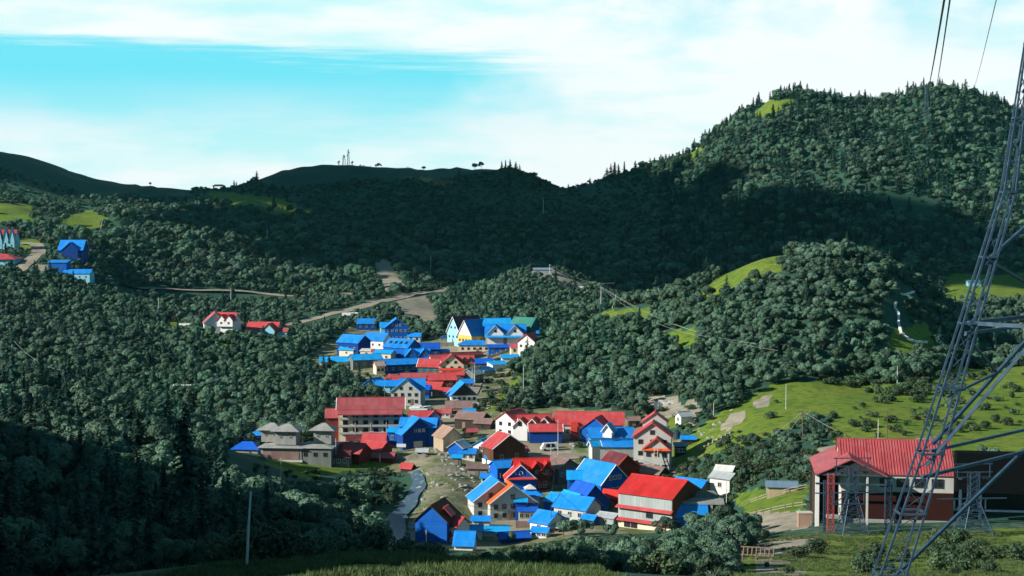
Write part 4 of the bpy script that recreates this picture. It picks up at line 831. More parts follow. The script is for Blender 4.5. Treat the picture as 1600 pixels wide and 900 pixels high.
mb = MB(); mb.poly([(b0-W_+2*k, y0+4*k, 83*k), (b0+W_-2*k, y0+4*k, 83*k), (b0, y0+4*k, 108*k)]); mb.poly([(b0, y0+4.5*k, 108*k), (b0+W_-2*k, y0+4.5*k, 83*k), (b0-W_+2*k, y0+4.5*k, 83*k)]); h.part('bay_gable', mb, 'dtimber')
for z in (70, 84): mb = MB(); mb.bar((b0-W_, y0+3*k, z*k), (b0+W_, y0+3*k, z*k), .25); h.part('bay_beam', mb, 'steel')
mb = MB(); mb.box((b0-18*k, y0+40*k, 10*k), (34*k, 16*k, 4*k)); mb.box((b0-5*k, y0+44*k, 20*k), (22*k, 10*k, 8*k)); h.part('loading_platform', mb, 'conc')
# right bay: deep dark roof
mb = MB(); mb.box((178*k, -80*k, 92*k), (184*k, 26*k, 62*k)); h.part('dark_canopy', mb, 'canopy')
mb = MB(); mb.box((178*k, 40*k, 30*k), (184*k, .4, 70*k)); h.part('bay_wall', mb, 'dtimber')
for x in (92, 122, 200, 262): mb = MB(); mb.box((x*k, -92*k, 28*k), (4*k, 4*k, 76*k)); h.part('bay_pillar', mb, 'steel')
mb = MB(); mb.bar((88*k, -94*k, 34*k), (268*k, -94*k, 34*k), .3); h.part('bay_beam', mb, 'steel')
CLEARINGS.append((h.p.x+2, h.p.y-1, 16)); CLEARINGS.append((h.p.x+16, h.p.y-2, 14)); CLEARINGS.append((h.p.x-9, h.p.y-6, 10))
h2 = House('crate', 'pale pink box cabinet at the left corner of the cable car station', 1257, 800, 18, 4, 0, 'cabinet', None, 225); mb = MB(); k2 = h2.s; mb.box((0, 0, 9*k2), (22*k2, 14*k2, 26*k2)); h2.part('cabinet', mb, 'tan'); mb = MB(); mb.box((0, 0, 22.5*k2), (24*k2, 16*k2, 1.2*k2)); h2.part('lid', mb, 'pale')
def lattice_parts(root, hgt, wb, wt, th, mat, waist=None, n=8):
    def wd(f): 
        if waist and f < waist: return wb+(wt-wb)*(f/waist)
        return wt if waist else wb+(wt-wb)*f
    mbs = [MB() for _ in range(4)]; mc = MB()
    cs = [(-1, -1), (1, -1), (1, 1), (-1, 1)]
    zs = [hgt*i/n for i in range(n+1)]
    for i in range(n):
        a0, a1 = wd(i/n)/2, wd((i+1)/n)/2
        for j in range(4):
            c, d = cs[j], cs[(j+1) % 4]
            mbs[j].bar((c[0]*a0, c[1]*a0, zs[i]), (c[0]*a1, c[1]*a1, zs[i+1]), th)
            mc.bar((c[0]*a0, c[1]*a0, zs[i]), (d[0]*a1, d[1]*a1, zs[i+1]), th*.55); mc.bar((d[0]*a0, d[1]*a0, zs[i]), (c[0]*a1, c[1]*a1, zs[i+1]), th*.55)
            mc.bar((c[0]*a1, c[1]*a1, zs[i+1]), (d[0]*a1, d[1]*a1, zs[i+1]), th*.5)
    for mb in mbs: mb.build('leg', [M[mat]], root)
    mc.build('bracing', [M[mat]], root)
def cable_tower(label, px, py, top, wb, ymin=200):
    p = hit(px, py, ymin, 0, 300); k = p.y/F; r = thing('cable_support_tower', label, 'tower', p, R(4), 'steel towers of the cable car'); CLEARINGS.append((p.x, p.y, 5)); hg = (py-top)*k
    lattice_parts(r, hg, wb*k, 14*k, .12, 'steel', .55, 11)
    mb = MB()
    for z, a in ((hg, 30), (hg-8*k, 28), (hg+13*k, 30)):
        mb.bar((-a*k, 0, z), (a*k, 0, z), .15)
    for x in (-26, -10, 10, 26): mb.bar((x*k, 0, hg-8*k), (x*k, 0, hg+(13*k if abs(x) > 15 else 0)), .14)
    mb.build('crossarm', [M['steel']], r)
    mb = MB(); z = hg-40*k
    mb.bar((-62*k, -1, z), (50*k, -1, z), .18); mb.bar((-34*k, -1, z), (-34*k, -1, z-18*k), .18); mb.bar((-34*k, -1, z-18*k), (16*k, -1, z-18*k), .18); mb.bar((16*k, -1, z-18*k), (16*k, -1, z), .18); mb.bar((-34*k, -1, z-18*k), (-8*k, -1, z), .14)
    mb.build('service_frame', [M['steel']], r)
    mb = MB()
    for x in (-20, 20): mb.lathe([(.5, -.1), (.5, .1)], n=12, c=(x*k, 0))
    o = mb.build('sheave', [M['dsteel']], r, (0, 0, hg-10*k)); return r
t1 = cable_tower('lattice cable car tower standing before the left bay of the station', 1331, 836, 727, 44); t2 = cable_tower('lattice cable car tower behind the big pylon before the dark canopy', 1520, 835, 736, 50)
for i, (px, py, tp, lb, mt) in enumerate(((1268, 822, 752, 'grey steel column left of the open bay', 'steel'), (1277, 822, 740, 'red and white painted column beside the grey one at the open bay', 'pink'), (1370, 822, 752, 'slim lattice column against the red-brown station wall', 'steel'))):
    p = hit(px, py, 215, 0, 260); p = Vector((p.x, p.y-1.5-(9 if i < 2 else 6), 0)); p.z = float(zat(p.x, p.y)); k = p.y/F; r = thing('steel_column', lb, 'column', p); lattice_parts(r, (py-tp)*k+1.2, (3 if i == 0 else 9)*k, (3 if i == 0 else 9)*k, .10, mt, None, 9)

# ---- the great transmission tower at the right edge
def great_tower():
    X0, Y0 = 45.0, 100.0; base = P(1398, 900, 100).z
    prof = [(-36, 22.3), (-24.8, 19.0), (-16.5, 16.4), (-7.6, 13.9), (1.3, 11.35), (11.3, 10.15), (22, 8.6), (34, 6.5)]
    hd = lambda z: float(np.interp(z, [a for a, _ in prof], [b for _, b in prof]))
    gz = float(zat(X0-19, Y0)); r = thing('transmission_tower', 'huge blue-grey lattice transmission tower cut off by the right edge', 'tower', (X0, Y0, gz))
    lw = lambda z: float(np.interp(z, [-36, -24.8, -7.6, 1.3, 11.3, 34], [2.0, 1.75, 1.0, .78, .42, .3]))
    D = {'left': (-1, 0), 'near': (0, -1), 'right': (1, 0), 'far': (0, 1)}
    pt = lambda c, z: Vector((D[c][0]*hd(z), D[c][1]*hd(z), z-gz))
    zs = [gz-1]+[z for z in (-24.8, -20.6, -16.5, -12, -7.6, -3.1, 1.3, 6.3, 11.3, 16, 22, 28, 34) if z > gz+.5]
    for c in D:
        mb = MB(); ml = MB()
        offs = [(-.5, -.5), (.5, -.5), (.5, .5), (-.5, .5)]
        sub = np.linspace(zs[0], 34, 46)
        for z0, z1 in zip(sub[:-1], sub[1:]):
            for q, (ox, oy) in enumerate(offs):
                a = pt(c, z0)+Vector((ox*lw(z0), oy*lw(z0), 0)); b = pt(c, z1)+Vector((ox*lw(z1), oy*lw(z1), 0)); mb.bar(a, b, .135 if z0 < 5 else .11)
                o2 = offs[(q+1) % 4]; b2 = pt(c, z1)+Vector((o2[0]*lw(z1), o2[1]*lw(z1), 0)); 
                if q % 2 == 0: ml.bar(a, b2, .05)
        for z0 in zs:      # bright collars where the braces meet the leg
            for q in range(4):
                a = pt(c, z0)+Vector((offs[q][0]*lw(z0)*1.1, offs[q][1]*lw(z0)*1.1, 0)); o2 = offs[(q+1) % 4]; b = pt(c, z0)+Vector((o2[0]*lw(z0)*1.1, o2[1]*lw(z0)*1.1, 0)); ml.bar(a, b, .13)
        lg = mb.build('leg', [M['steel']], r); ml.build('lacing', [M['steel']], lg)
    for a, b, br in (('left', 'far', ((-15.9, -3.7, .21), (-25.6, -14.5, .21), (-3.3, 4.5, .2), (-3.3, -8.5, .2), (4.5, 11.3, .16), (11.3, 22, .16))), ('left', 'near', ((-17.4, 8, .21), (-30.5, 3.8, .21), (8, 22, .16))),
                     ('right', 'far', ((-15.9, -3.7, .21), (-25.6, -14.5, .21), (-3.3, 4.5, .2), (4.5, 11.3, .16), (11.3, 22, .16))), ('right', 'near', ((-17.4, 8, .21), (-30.5, 3.8, .21), (8, 22, .16)))):
        for z0, z1, w_ in br:
            if z0 < gz: continue
            mb = MB(); mb.bar(pt(a, z0), pt(b, z1), w_); mb.build('diagonal_brace', [M['steel']], r)
        for z0, w_ in ((-7.6, .26), (-8.3, .2), (-16.4, .2), (-18.2, .22), (1.3, .18), (11.3, .16), (22, .16)):
            if b == 'near' and z0 not in (-7.6, 11.3, 22): continue
            if z0 < gz: continue
            mh = MB(); mh.bar(pt(a, z0), pt(b, z0), w_); mh.build('horizontal_brace', [M['steel']], r)
        if b == 'far':
            q = pt(a, -15.9).lerp(pt(b, -3.7), .36)
            for z0 in (-8.4, -12.7): mh = MB(); mh.bar(pt(a, z0), q, .15); mh.build('redundant_brace', [M['steel']], r)
    mb = MB()
    for s_ in (-1, 1):
        for o_ in (-1, 1): mb.bar((0, o_*3, 27-gz), (s_*20, 0, 29-gz), .25); mb.bar((0, o_*3, 32-gz), (s_*20, 0, 29-gz), .2)
    mb.build('crossarm', [M['steel']], r); return Vector((X0-20, Y0, 29))
arm = great_tower()
# ---- wires
def wire(name, label, pts, r, mat='cable', sag=0.0, group=None, seg=24):
    mb = MB(); a, b = Vector(pts[0]), Vector(pts[1]); L = []
    for i in range(seg+1): f = i/seg; p = a.lerp(b, f); p.z -= sag*4*f*(1-f); L.append(p)
    mb.tube([p-a for p in L], [r]*len(L), n=5); o = mb.build(name, [M[mat]], None, a); tag(o, label, 'cable', group); return o
def mtop(px, py, Y): return P(px, py, Y)
pt_m = hit(1447, 190, 1200, 0, 1700)
pk = thing('pylon', 'distant dark pylon among the conifers on the right mountain top', 'pylon', pt_m); CLEARINGS.append((pt_m.x, pt_m.y, 8)); lattice_parts(pk, 34, 4, 1.2, .22, 'dsteel', None, 8); mb = MB(); mb.bar((-6, 0, 33), (6, 0, 33), .45); mb.bar((-5, 0, 27), (5, 0, 27), .4); mb.build('crossarm', [M['dsteel']], pk)
top = pt_m+Vector((0, 0, 33))
wire('power_line', 'left dark wire of the pair rising from the mountain pylon', (top+Vector((-2, 0, 0)), P(1482, -40, 130)), .13, sag=9)
wire('power_line', 'right dark wire of the pair rising from the mountain pylon', (top+Vector((6, 0, 0)), P(1490, -40, 130)), .10, sag=9)
pt2 = hit(1515, 170, 1200, 0, 1700); wire('power_line', 'single thin wire crossing the sky right of the pair', (pt2+Vector((0, 0, 18)), P(1566, -40, 130)), .055, 'cablel', sag=6)
for lb, a, b_ in VILLAGE_WIRES: wire('power_line', lb, (a, b_), .035, 'cable', sag=2.0)
PG = 'poles standing on the slopes'
def pole(px, py, top, label, mat='pole', r=.11, ymin=60, arm_=False, ymax=3000, lean=0):
    p = hit(px, py, ymin, 0, ymax); k = p.y/F; h_ = (py-top)*k; o = thing('pole', label, 'pole', p, 0, PG); mb = MB(); r_ = max(r, .00030*p.y)
    mb.tube([(0, 0, -1.2), (lean*k*.5, 0, h_*.5), (lean*k, 0, h_)], [r_, r_*.9, r_*.7], n=7); mb.build('shaft', [M[mat]], o)
    if arm_:
        mb = MB(); mb.bar((-1.1+lean*k, 0, h_-.5), (1.1+lean*k, 0, h_-.5), .16); mb.bar((-.8+lean*k, 0, h_-1.3), (.8+lean*k, 0, h_-1.3), .14)
        for x in (-1, -.4, .4, 1): mb.bar((x+lean*k, 0, h_-.5), (x+lean*k, 0, h_-.15), .12)
        mb.build('crossarm', [M['dpole']], o)
    return p+Vector((lean*k, 0, h_-.3))
POLES = [(384, 886, 766, 'tall pale leaning pole at the left end of the bottom grass strip', dict(lean=9, ymin=90, r=.1)), (316, 800, 748, 'pale pole leaning among trees left of the tall one', dict(lean=5)), (39, 872, 838, 'short pale post at the lower left corner', dict(lean=1)), (439, 760, 715, 'pale pole in front of the monastery', {}), (525, 728, 684, 'pale pole in front of the small red-roofed terrace house', dict(ymin=330)), (594, 728, 708, 'short dark post on the grass terrace', dict(mat='dpole', ymin=330)), (36, 578, 556, 'short white post on the left crest', dict(ymin=310, ymax=400)),
  (156, 364, 342, 'leaning pale pole under the far left pasture', dict(lean=5, ymin=900)), (416, 378, 359, 'pale pole on the shaded spur', dict(lean=2, ymin=900)), (673, 424, 400, 'thin pole in the dark hollow above the road', dict(ymin=900)), (849, 338, 310, 'thin pole in the middle of the dark ridge', dict(ymin=1200)), (361, 473, 451, 'pole beside the hillside road', dict(ymin=700)), (248, 500, 465, 'pole at the top of the small grass clearing', dict(ymin=600)),
  (818, 622, 572, 'pale pole on the left flank of the sunlit knoll', dict(ymin=440)), (848, 620, 598, 'short pale pole right of the tall one on the knoll flank', dict(ymin=440)), (738, 600, 575, 'left pole of a pair beside the blue timber house', dict(ymin=420)), (742, 600, 568, 'right pole of a pair beside the blue timber house', dict(ymin=420)), (601, 625, 603, 'pole before the striped light blue roof', dict(ymin=420)), (872, 712, 655, 'tall pale pole in the middle of the yard', dict(ymin=350)), (861, 718, 692, 'short pale pole in the yard', dict(ymin=350)), (861, 832, 793, 'thin dark pole in the lower yard', dict(ymin=310, mat='dpole')), (724, 838, 797, 'white pole over the lowest blue roofs', dict(ymin=290)), (666, 860, 828, 'thin pole against the deep blue wall', dict(ymin=280)), (1135, 800, 750, 'pole beside the crooked white shack', dict(ymin=290)), (1182, 832, 800, 'dark fence post at the field track', dict(mat='dpole', ymin=230)),
  (1228, 640, 600, 'thin pole at the lower edge of the knoll wood', dict(ymin=380, ymax=500)), (1115, 655, 630, 'stub pole at the edge of the upper pasture', dict(ymin=380)), (1402, 600, 572, 'slanting pole in the scrub below the knoll', dict(ymin=380, ymax=520)), (1372, 690, 655, 'post on the pasture left of the great tower', dict(ymin=330)), (1386, 690, 640, 'dark tall post on the pasture left of the great tower', dict(ymin=330, mat='dpole')), (1349, 865, 846, 'short post on the field before the station', dict(ymin=160, ymax=260, mat='dpole')), (1342, 890, 869, 'pale-topped post at the bottom of the field', dict(ymin=120, ymax=260, mat='dpole'))]
for px, py, tp, lb, kw in POLES: pole(px, py, tp, lb, **kw)
a1 = pole(112, 590, 548, 'power pole on the bare patch of the left crest', ymin=310, ymax=420, arm_=True); a2 = pole(939, 487, 448, 'power pole on the ridge of the sunlit knoll', ymin=480, ymax=700, arm_=True); a3 = pole(859, 440, 414, 'power pole on the bare hilltop beyond the village', ymin=850, arm_=True); a4 = pole(1254, 690, 640, 'power pole with stays on the bushy pasture', ymin=300, ymax=440, arm_=True, mat='dpole', r=.16)
for px, py, tp, lb in ((957, 482, 468, 'short post right of the ridge power pole'), (962, 480, 460, 'second short post right of the ridge power pole'), (983, 476, 463, 'fence post nearest the cyan hut')): pole(px, py, tp, lb, ymin=480, ymax=700)
for i in range(4):
    wire('power_line', 'one of four parallel wires sagging from the left crest to the village', (a1+Vector((-.9+i*.6, 0, -.2*i)), Vector(hit(455, 690, 340))+Vector((i*.8, 0, 6-.6*i))), .03, 'cablel', sag=5, group='parallel wires over the left slope')
for i, (px, py) in enumerate(((1110, 560), (1180, 570), (1215, 582))): wire('power_line', ('upper', 'middle', 'lower')[i]+' pale wire running down the knoll from the ridge pole', (a2+Vector((.3*i, 0, 0)), hit(px, py, 420, 0, 560)+Vector((0, 0, 7))), .04, 'cablel', sag=4)
wire('power_line', 'wire from the hilltop pole towards the right', (a3, P(960, 442, 960)), .06, 'cablel', sag=4)
for i, (px, py) in enumerate(((1200, 682), (1222, 686), (1300, 672), (1345, 690))): wire('stay_wire', ('leftmost', 'second', 'third', 'rightmost')[i]+' pale stay of the power pole on the bushy pasture', (a4, hit(px, py, 300, 0, 440)), .05, 'cablel', sag=.5)
wire('power_line', 'wire running left from the crest power pole', (a1, P(22, 533, 360)), .03, 'cablel', sag=2)
def flags(name, label, pts, nfl, zoff=3.0, ymin=300, ymax=1000):
    V = [hit(a, b, ymin, 0, ymax)+Vector((0, 0, zoff)) for a, b in pts]; o = thing(name, label, 'flags', V[0]); mb = MB(); mf = MB(); tot = len(V)-1
    for i in range(tot): mb.bar(V[i]-V[0], V[i+1]-V[0], .06)
    for i in range(nfl):
        f = (i+.5)/nfl*tot; j = int(f); p = V[j].lerp(V[j+1], f-j)-V[0]; d = (V[j+1]-V[j]).normalized(); w_ = .38; mf.box((p.x, p.y, p.z-.25), (w_, .03, .42), 0, math.atan2(d.y, d.x)+random.uniform(-.5, .5))
    mb.build('line', [M['cablel']], o); mf.build('flag', [M['flag']], o)
flags('prayer_flags', 'line of white flags strung across the trees left of the monastery', [(270, 632), (300, 631), (325, 628), (350, 618)], 34, 7, 380, 560)
flags('prayer_flags', 'short line of white flags left of the crest power pole', [(66, 573), (80, 574), (108, 572)], 12, 3, 310, 420)
flags('prayer_flags', 'row of white flags along the path on the flank of the sunlit knoll', [(808, 634), (825, 622), (840, 612), (850, 606)], 30, 1, 430, 640)
def rail(label, pts, ymin, ymax, w=.5):
    pts = [(p_[0]+(q_[0]-p_[0])*i/5, p_[1]+(q_[1]-p_[1])*i/5) for p_, q_ in zip(pts[:-1], pts[1:]) for i in range(5)]+[pts[-1]]
    V = [hit(a, b, ymin, 0, ymax)+Vector((0, 0, .9)) for a, b in pts]; o = thing('parapet', label, 'parapet', V[0]); mb = MB()
    for i in range(len(V)-1): mb.bar(V[i]-V[0]+Vector((0, 0, -.2)), V[i+1]-V[0]+Vector((0, 0, -.2)), w, 0); CLEARINGS.append((V[i].x, V[i].y, 5.5)); m_ = V[i].lerp(V[i+1], .5); CLEARINGS.append((m_.x, m_.y, 4.5))
    mb.build('coping', [M['flag']], o)
rail('long curving white path edge on the right shoulder of the knoll', [(1400, 476), (1398, 484), (1404, 495), (1404, 510), (1408, 524), (1418, 533), (1434, 538), (1448, 538)], 430, 640, .8)
rail('short curving white path edge above the long one on the knoll', [(1408, 463), (1416, 464), (1428, 459)], 430, 640, .7)
rail('short white kerb below the long curving path edge', [(1468, 535), (1472, 540), (1477, 548)], 430, 640, .7)
rail('white path edge at the far right beneath the pylon braces', [(1528, 546), (1545, 548), (1560, 546), (1578, 550), (1588, 558)], 400, 640, .7)
# ---- vehicles and small things in the lanes
def car(label, px, py, rz, mat='carwhite', L=4.2, Hh=1.5, van=False, ymin=295):
    p = hit(px, py, ymin); o = thing('parked_car' if not van else 'parked_van', label, 'car' if not van else 'van', p, R(rz)); CLEARINGS.append((p.x, p.y, 3.5)); mb = MB(); W_ = .85
    prof = [(-L/2, .35), (-L/2, .85), (-L*.36, .95), (-L*.2, Hh), (L*.28, Hh), (L*.42, .95), (L/2, .85), (L/2, .35)] if not van else [(-L/2, .4), (-L/2, 1.0), (-L*.42, 1.3), (-L*.34, Hh), (L/2, Hh), (L/2, .4)]
    k = len(mb.v); n_ = len(prof)
    for s_ in (-1, 1): mb.v += [(x, s_*W_*(1 if z < 1 else .86), z) for x, z in prof]
    mb.f.append(tuple(range(n_))); mb.f.append(tuple(reversed(range(n_, 2*n_)))); mb.m += [0, 0]
    for i in range(n_): j = (i+1) % n_; mb.f.append((j, i, n_+i, n_+j)); mb.m.append(0)
    mb.build('body', [M[mat]], o); mb = MB()
    for s_ in (-1, 1): mb.poly([(-L*.27, s_*.83, 1.0), (L*.33, s_*.83, 1.0), (L*.25, s_*.765, Hh-.12), (-L*.19, s_*.765, Hh-.12)][::s_])
    mb.build('window', [M['glass']], o)
    for x in (-L*.3, L*.3):
        for s_ in (-1, 1): mb = MB(); mb.lathe([(.05, -.1), (.33, -.1), (.33, .1), (.05, .1)], n=12); w_ = mb.build('wheel', [M['black']], o, (x, s_*.8, .33)); w_.rotation_euler = (math.pi/2, 0, 0)
car('white van parked in the middle of the open yard', 858, 704, 15, L=4.8, Hh=2.1, van=True); car('white pickup parked behind the hotel roof', 652, 640, -10, L=5.2); car('small white car beside the hotel back lane', 668, 642, 30); car('blue car parked by the yellow guesthouse', 694, 530, 5, 'carblue'); car('white car below the blue timber house', 712, 632, 60)
car('white van half hidden beside the plain blue shed', 1048, 826, 80, L=4.8, Hh=2.1, van=True)
for lb, px, py, w_, h_ in (('green plastic water tank beside the red-roofed teal house', 664, 584, 9, 10), ('green plastic tank on a stand in the open yard', 869, 700, 8, 9), ('green plastic tank at the left corner of the station', 1250, 806, 8, 10), ('dark tank beside the tall red-roofed grey house', 1058, 686, 11, 12)):
    p = hit(px, py, 220); k = p.y/F; o = thing('water_tank', lb, 'tank', p); mb = MB(); r_ = w_*k/2; q = h_*k; mb.lathe([(r_, -.5), (r_, .3*q), (r_*1.04, .32*q), (r_, .35*q), (r_, .85*q), (r_*.4, q)], n=16); mb.build('barrel', [M['plastic'] if 'green' in lb else M['dsteel']], o); mb = MB(); mb.lathe([(r_*.42, q*.98), (r_*.42, q*1.08), (.02, q*1.1)], n=12); mb.build('lid', [M['plastic'] if 'green' in lb else M['black']], o); CLEARINGS.append((p.x, p.y, 3))
# frame of an unfinished hut in the field
h = House('shelter', 'bare timber frame of an unroofed hut on the field edge', 1182, 852, 18, 8, -14, 'frame', None, 150); k = h.s; mb = MB(); A, B, Z, Z2 = 24*k, 13*k, 14*k, 24*k
for x in (-A, 0, A):
    for y in (-B, B): mb.bar((x, y, -1), (x, y, Z), .14)
h.part('post', mb, 'wood'); mb = MB()
for y, z in ((-B, Z), (0, Z2), (B, Z)): mb.bar((-A*1.2, y, z), (A*1.2, y, z), .14)
for i in range(9): x = -A*1.15+i*A*2.3/8; mb.bar((x, -B*1.2, Z-1*k), (x, 0, Z2), .12); mb.bar((x, B*1.2, Z-1*k), (x, 0, Z2), .12)
h.part('rafter', mb, 'wood'); CLEARINGS.append((h.p.x, h.p.y, 4.5))
for lb, px, py, n_, wd in (('low pole fence across the field left of the station', 1215, 800, 9, 90), ('pale rails of a pen above the field track', 1205, 778, 6, 70), ('plank fence left of the open station bay', 1240, 770, 4, 40)):
    p = hit(px, py, 220); k = p.y/F; o = thing('fence', lb, 'fence', p, R(-6)); mb = MB(); mr_ = MB()
    for i in range(n_): x = (-wd/2+wd*i/(n_-1))*k; yy = random.uniform(-.1, .1); gz_ = float(zat(p.x+x, p.y+yy))-p.z; mb.bar((x, yy, gz_-.5), (x, yy, gz_+1.25), .12)
    xs_ = np.linspace(-wd/2*k, wd/2*k, 8); gz_ = zat(p.x+xs_, p.y+0*xs_)-p.z
    for i in range(7):
        for z in (.6, 1.1): mr_.bar((xs_[i], 0, gz_[i]+z), (xs_[i+1], 0, gz_[i+1]+z), .10)
    mb.build('post', [M['wood']], o); mr_.build('rail', [M['pale']], o)
p = hit(1348, 893, 120); o = thing('chair', 'small wooden chair standing alone on the field', 'chair', p, R(30)); mb = MB(); mb.box((0, 0, .5), (.5, .5, .06)); mb.build('seat', [M['wood']], o); mb = MB(); mb.box((0, .24, .85), (.5, .05, .6)); mb.build('backrest', [M['wood']], o)
for a in (-.21, .21):
    for b_ in (-.21, .21): mb = MB(); mb.box((a, b_, .22), (.06, .06, .5)); mb.build('leg', [M['wood']], o)
# ---- stones of the river bank and rubble
rk = []
for q in range(5):
    mb = MB(); import bmesh
    bm = bmesh.new(); bmesh.ops.create_icosphere(bm, subdivisions=2, radius=1)
    for v in bm.verts:
        f_ = 1+.35*(vnoise(np.array([v.co.x*1.3+q*7+20]), np.array([v.co.y*1.3+v.co.z*1.7+30]), 5)[0]-.5)*2; v.co *= f_; v.co.z *= .62
    me_ = bpy.data.meshes.new('boulder'); bm.to_mesh(me_); bm.free(); me_.materials.append(M['rock']); rk.append(me_)
RB = [(640, 736), (700, 722), (760, 730), (770, 752), (740, 775), (700, 780), (665, 800), (640, 840), (620, 870), (605, 850), (640, 800), (660, 770)]
k_ = 0
while k_ < 140:
    a, b_ = random.uniform(600, 770), random.uniform(722, 870)
    if not inpoly([a], [b_], RB)[0]: continue
    p = hit(a, b_, 290, 0, 420); r_ = link('boulder', random.choice(rk), None, p, random.uniform(0, 6)); s_ = random.choice((.14, .2, .26, .34, .5, .75)); r_.scale = (s_*random.uniform(.8, 1.8), s_*random.uniform(.7, 1.2), s_*random.uniform(.6, 1)); k_ += 1
    tag(r_, 'grey boulder lying on the stony river bank', 'boulder', 'boulders on the river bank')
for a0, b0_, a1_, b1_, n_ in ((1110, 645, 1165, 625, 14), (1090, 660, 1130, 690, 16), (680, 690, 720, 730, 40), (560, 560, 760, 640, 20), (700, 690, 1000, 820, 34), (740, 625, 790, 650, 24), (890, 690, 900, 700, 6), (780, 672, 805, 684, 14)):
    for _ in range(n_):
        p = hit(random.uniform(min(a0, a1_), max(a0, a1_)), random.uniform(min(b0_, b1_), max(b0_, b1_)), 330); r_ = link('boulder', random.choice(rk), None, p, random.uniform(0, 6)); s_ = random.uniform(.2, .7); r_.scale = (s_, s_, s_); tag(r_, 'pale stone lying in the rubble between houses and pasture', 'boulder', 'rubble stones round the village')
# ---- roads and the stream, laid on the ground
def strip(name, pts, w, mat, ymin=300, ymax=3000, lift=.25, kind='structure', drop=0, wvar=0):
    V = [hit(a, b, ymin, 0, ymax) for a, b in pts]; D_ = [V[0]]
    for a, b in zip(V[:-1], V[1:]):
        n_ = max(2, int((b-a).length/3)); D_ += [a.lerp(b, i/n_) for i in range(1, n_+1)]
    # smooth the plan line
    X_ = np.array([[p.x, p.y] for p in D_])
    for _ in range(12): X_[1:-1] = (X_[:-2]+2*X_[1:-1]+X_[2:])/4
    d = np.gradient(X_, axis=0); d /= np.linalg.norm(d, axis=1)[:, None]+1e-9; nn = np.stack([-d[:, 1], d[:, 0]], 1)
    cols = 7; mb = MB(); G = []
    for j in range(cols):
        q = (j/(cols-1)-.5); ww_ = w*(1+wvar*(fbm(X_[:, 0]+j*3, X_[:, 1], 9, 2, 71)-.5)*2); xy = X_+nn*(q*ww_)[:, None]; z = zat(xy[:, 0], xy[:, 1])
        G.append((xy, z))
    zc = np.max(np.stack([g_[1] for g_ in G]), 0) if not drop else np.mean(np.stack([g_[1] for g_ in G]), 0)
    for xy, z in G:
        zz = np.maximum(z+lift, zc-.6+lift) if not drop else z+lift
        mb.v += [(xy[i, 0], xy[i, 1], zz[i]) for i in range(len(X_))]
    n_ = len(X_)
    for j in range(cols-1):
        for i in range(n_-1): mb.f.append((j*n_+i, j*n_+i+1, (j+1)*n_+i+1, (j+1)*n_+i)); mb.m.append(0)
    for i in range(0, n_, 2): CLEARINGS.append((X_[i, 0], X_[i, 1], w*.5+2.2)); CLEARINGS.append((X_[i, 0]*.99, X_[i, 1]*.99, w*.5+3.0)) if name == 'road' else None
    o = mb.build(name, [mat]); tag(o, kind=kind); me_ = o.data; me_.polygons.foreach_set('use_smooth', np.ones(len(me_.polygons), bool)); return o
rm = bpy.data.materials.new('dirt_road'); n = N(nt(rm)); geo = n('ShaderNodeNewGeometry').outputs['Position']
q1 = n('ShaderNodeTexNoise', {'Vector': geo, 'Scale': .25, 'Detail': 8, 'Roughness': .7}).outputs[0]; finish(n, n.mix(n.ramp(q1, [(.35, 0), (.7, 1)]), c4((.34, .29, .23)), c4((.20, .17, .13))), .95, q1, spec=.1)
strip('road', [(188, 447), (250, 452), (330, 455), (420, 459), (500, 461), (560, 462), (592, 463)], 7, rm, 850, 1150)
strip('road', [(440, 509), (490, 499), (540, 486), (580, 476), (620, 466), (660, 457), (706, 449)], 9, rm, 750, 1150)
strip('road', [(28, 425), (50, 405), (62, 395), (58, 384), (40, 380), (27, 380)], 9, rm, 800, 1200)
strip('path', [(235, 476), (262, 474), (292, 474)], 6, rm, 700, 1000); strip('path', [(350, 460), (385, 458)], 5, rm, 700, 990)
strip('lane', [(790, 716), (830, 712), (868, 720), (900, 712)], 9, rm, 340, 440); strip('lane', [(690, 648), (720, 632), (735, 615), (740, 600)], 6, rm, 420, 600); strip('lane', [(690, 560), (720, 552), (770, 545), (815, 538)], 8, rm, 560, 800)
wm = bpy.data.materials.new('stream_water'); n = N(nt(wm)); geo = n('ShaderNodeNewGeometry').outputs['Position']
q1 = n('ShaderNodeTexNoise', {'Vector': geo, 'Scale': .55, 'Detail': 9, 'Roughness': .72}).outputs[0]; q2 = n('ShaderNodeTexNoise', {'Vector': geo, 'Scale': .12, 'Detail': 5}).outputs[0]
stone = n.mix(q2, c4((.035, .085, .13)), c4((.08, .12, .15)))
finish(n, n.mix(n.ramp(q1, [(.56, 0), (.66, 1)]), stone, c4((.30, .38, .44))), .5, q1, spec=.25, bstr=.6, bdist=.3)
strip('river', [(648, 738), (655, 752), (652, 770), (640, 785), (628, 800), (622, 818), (612, 835), (603, 852), (592, 870)], 3.6, wm, 280, 420, lift=.35, drop=1, wvar=.8)
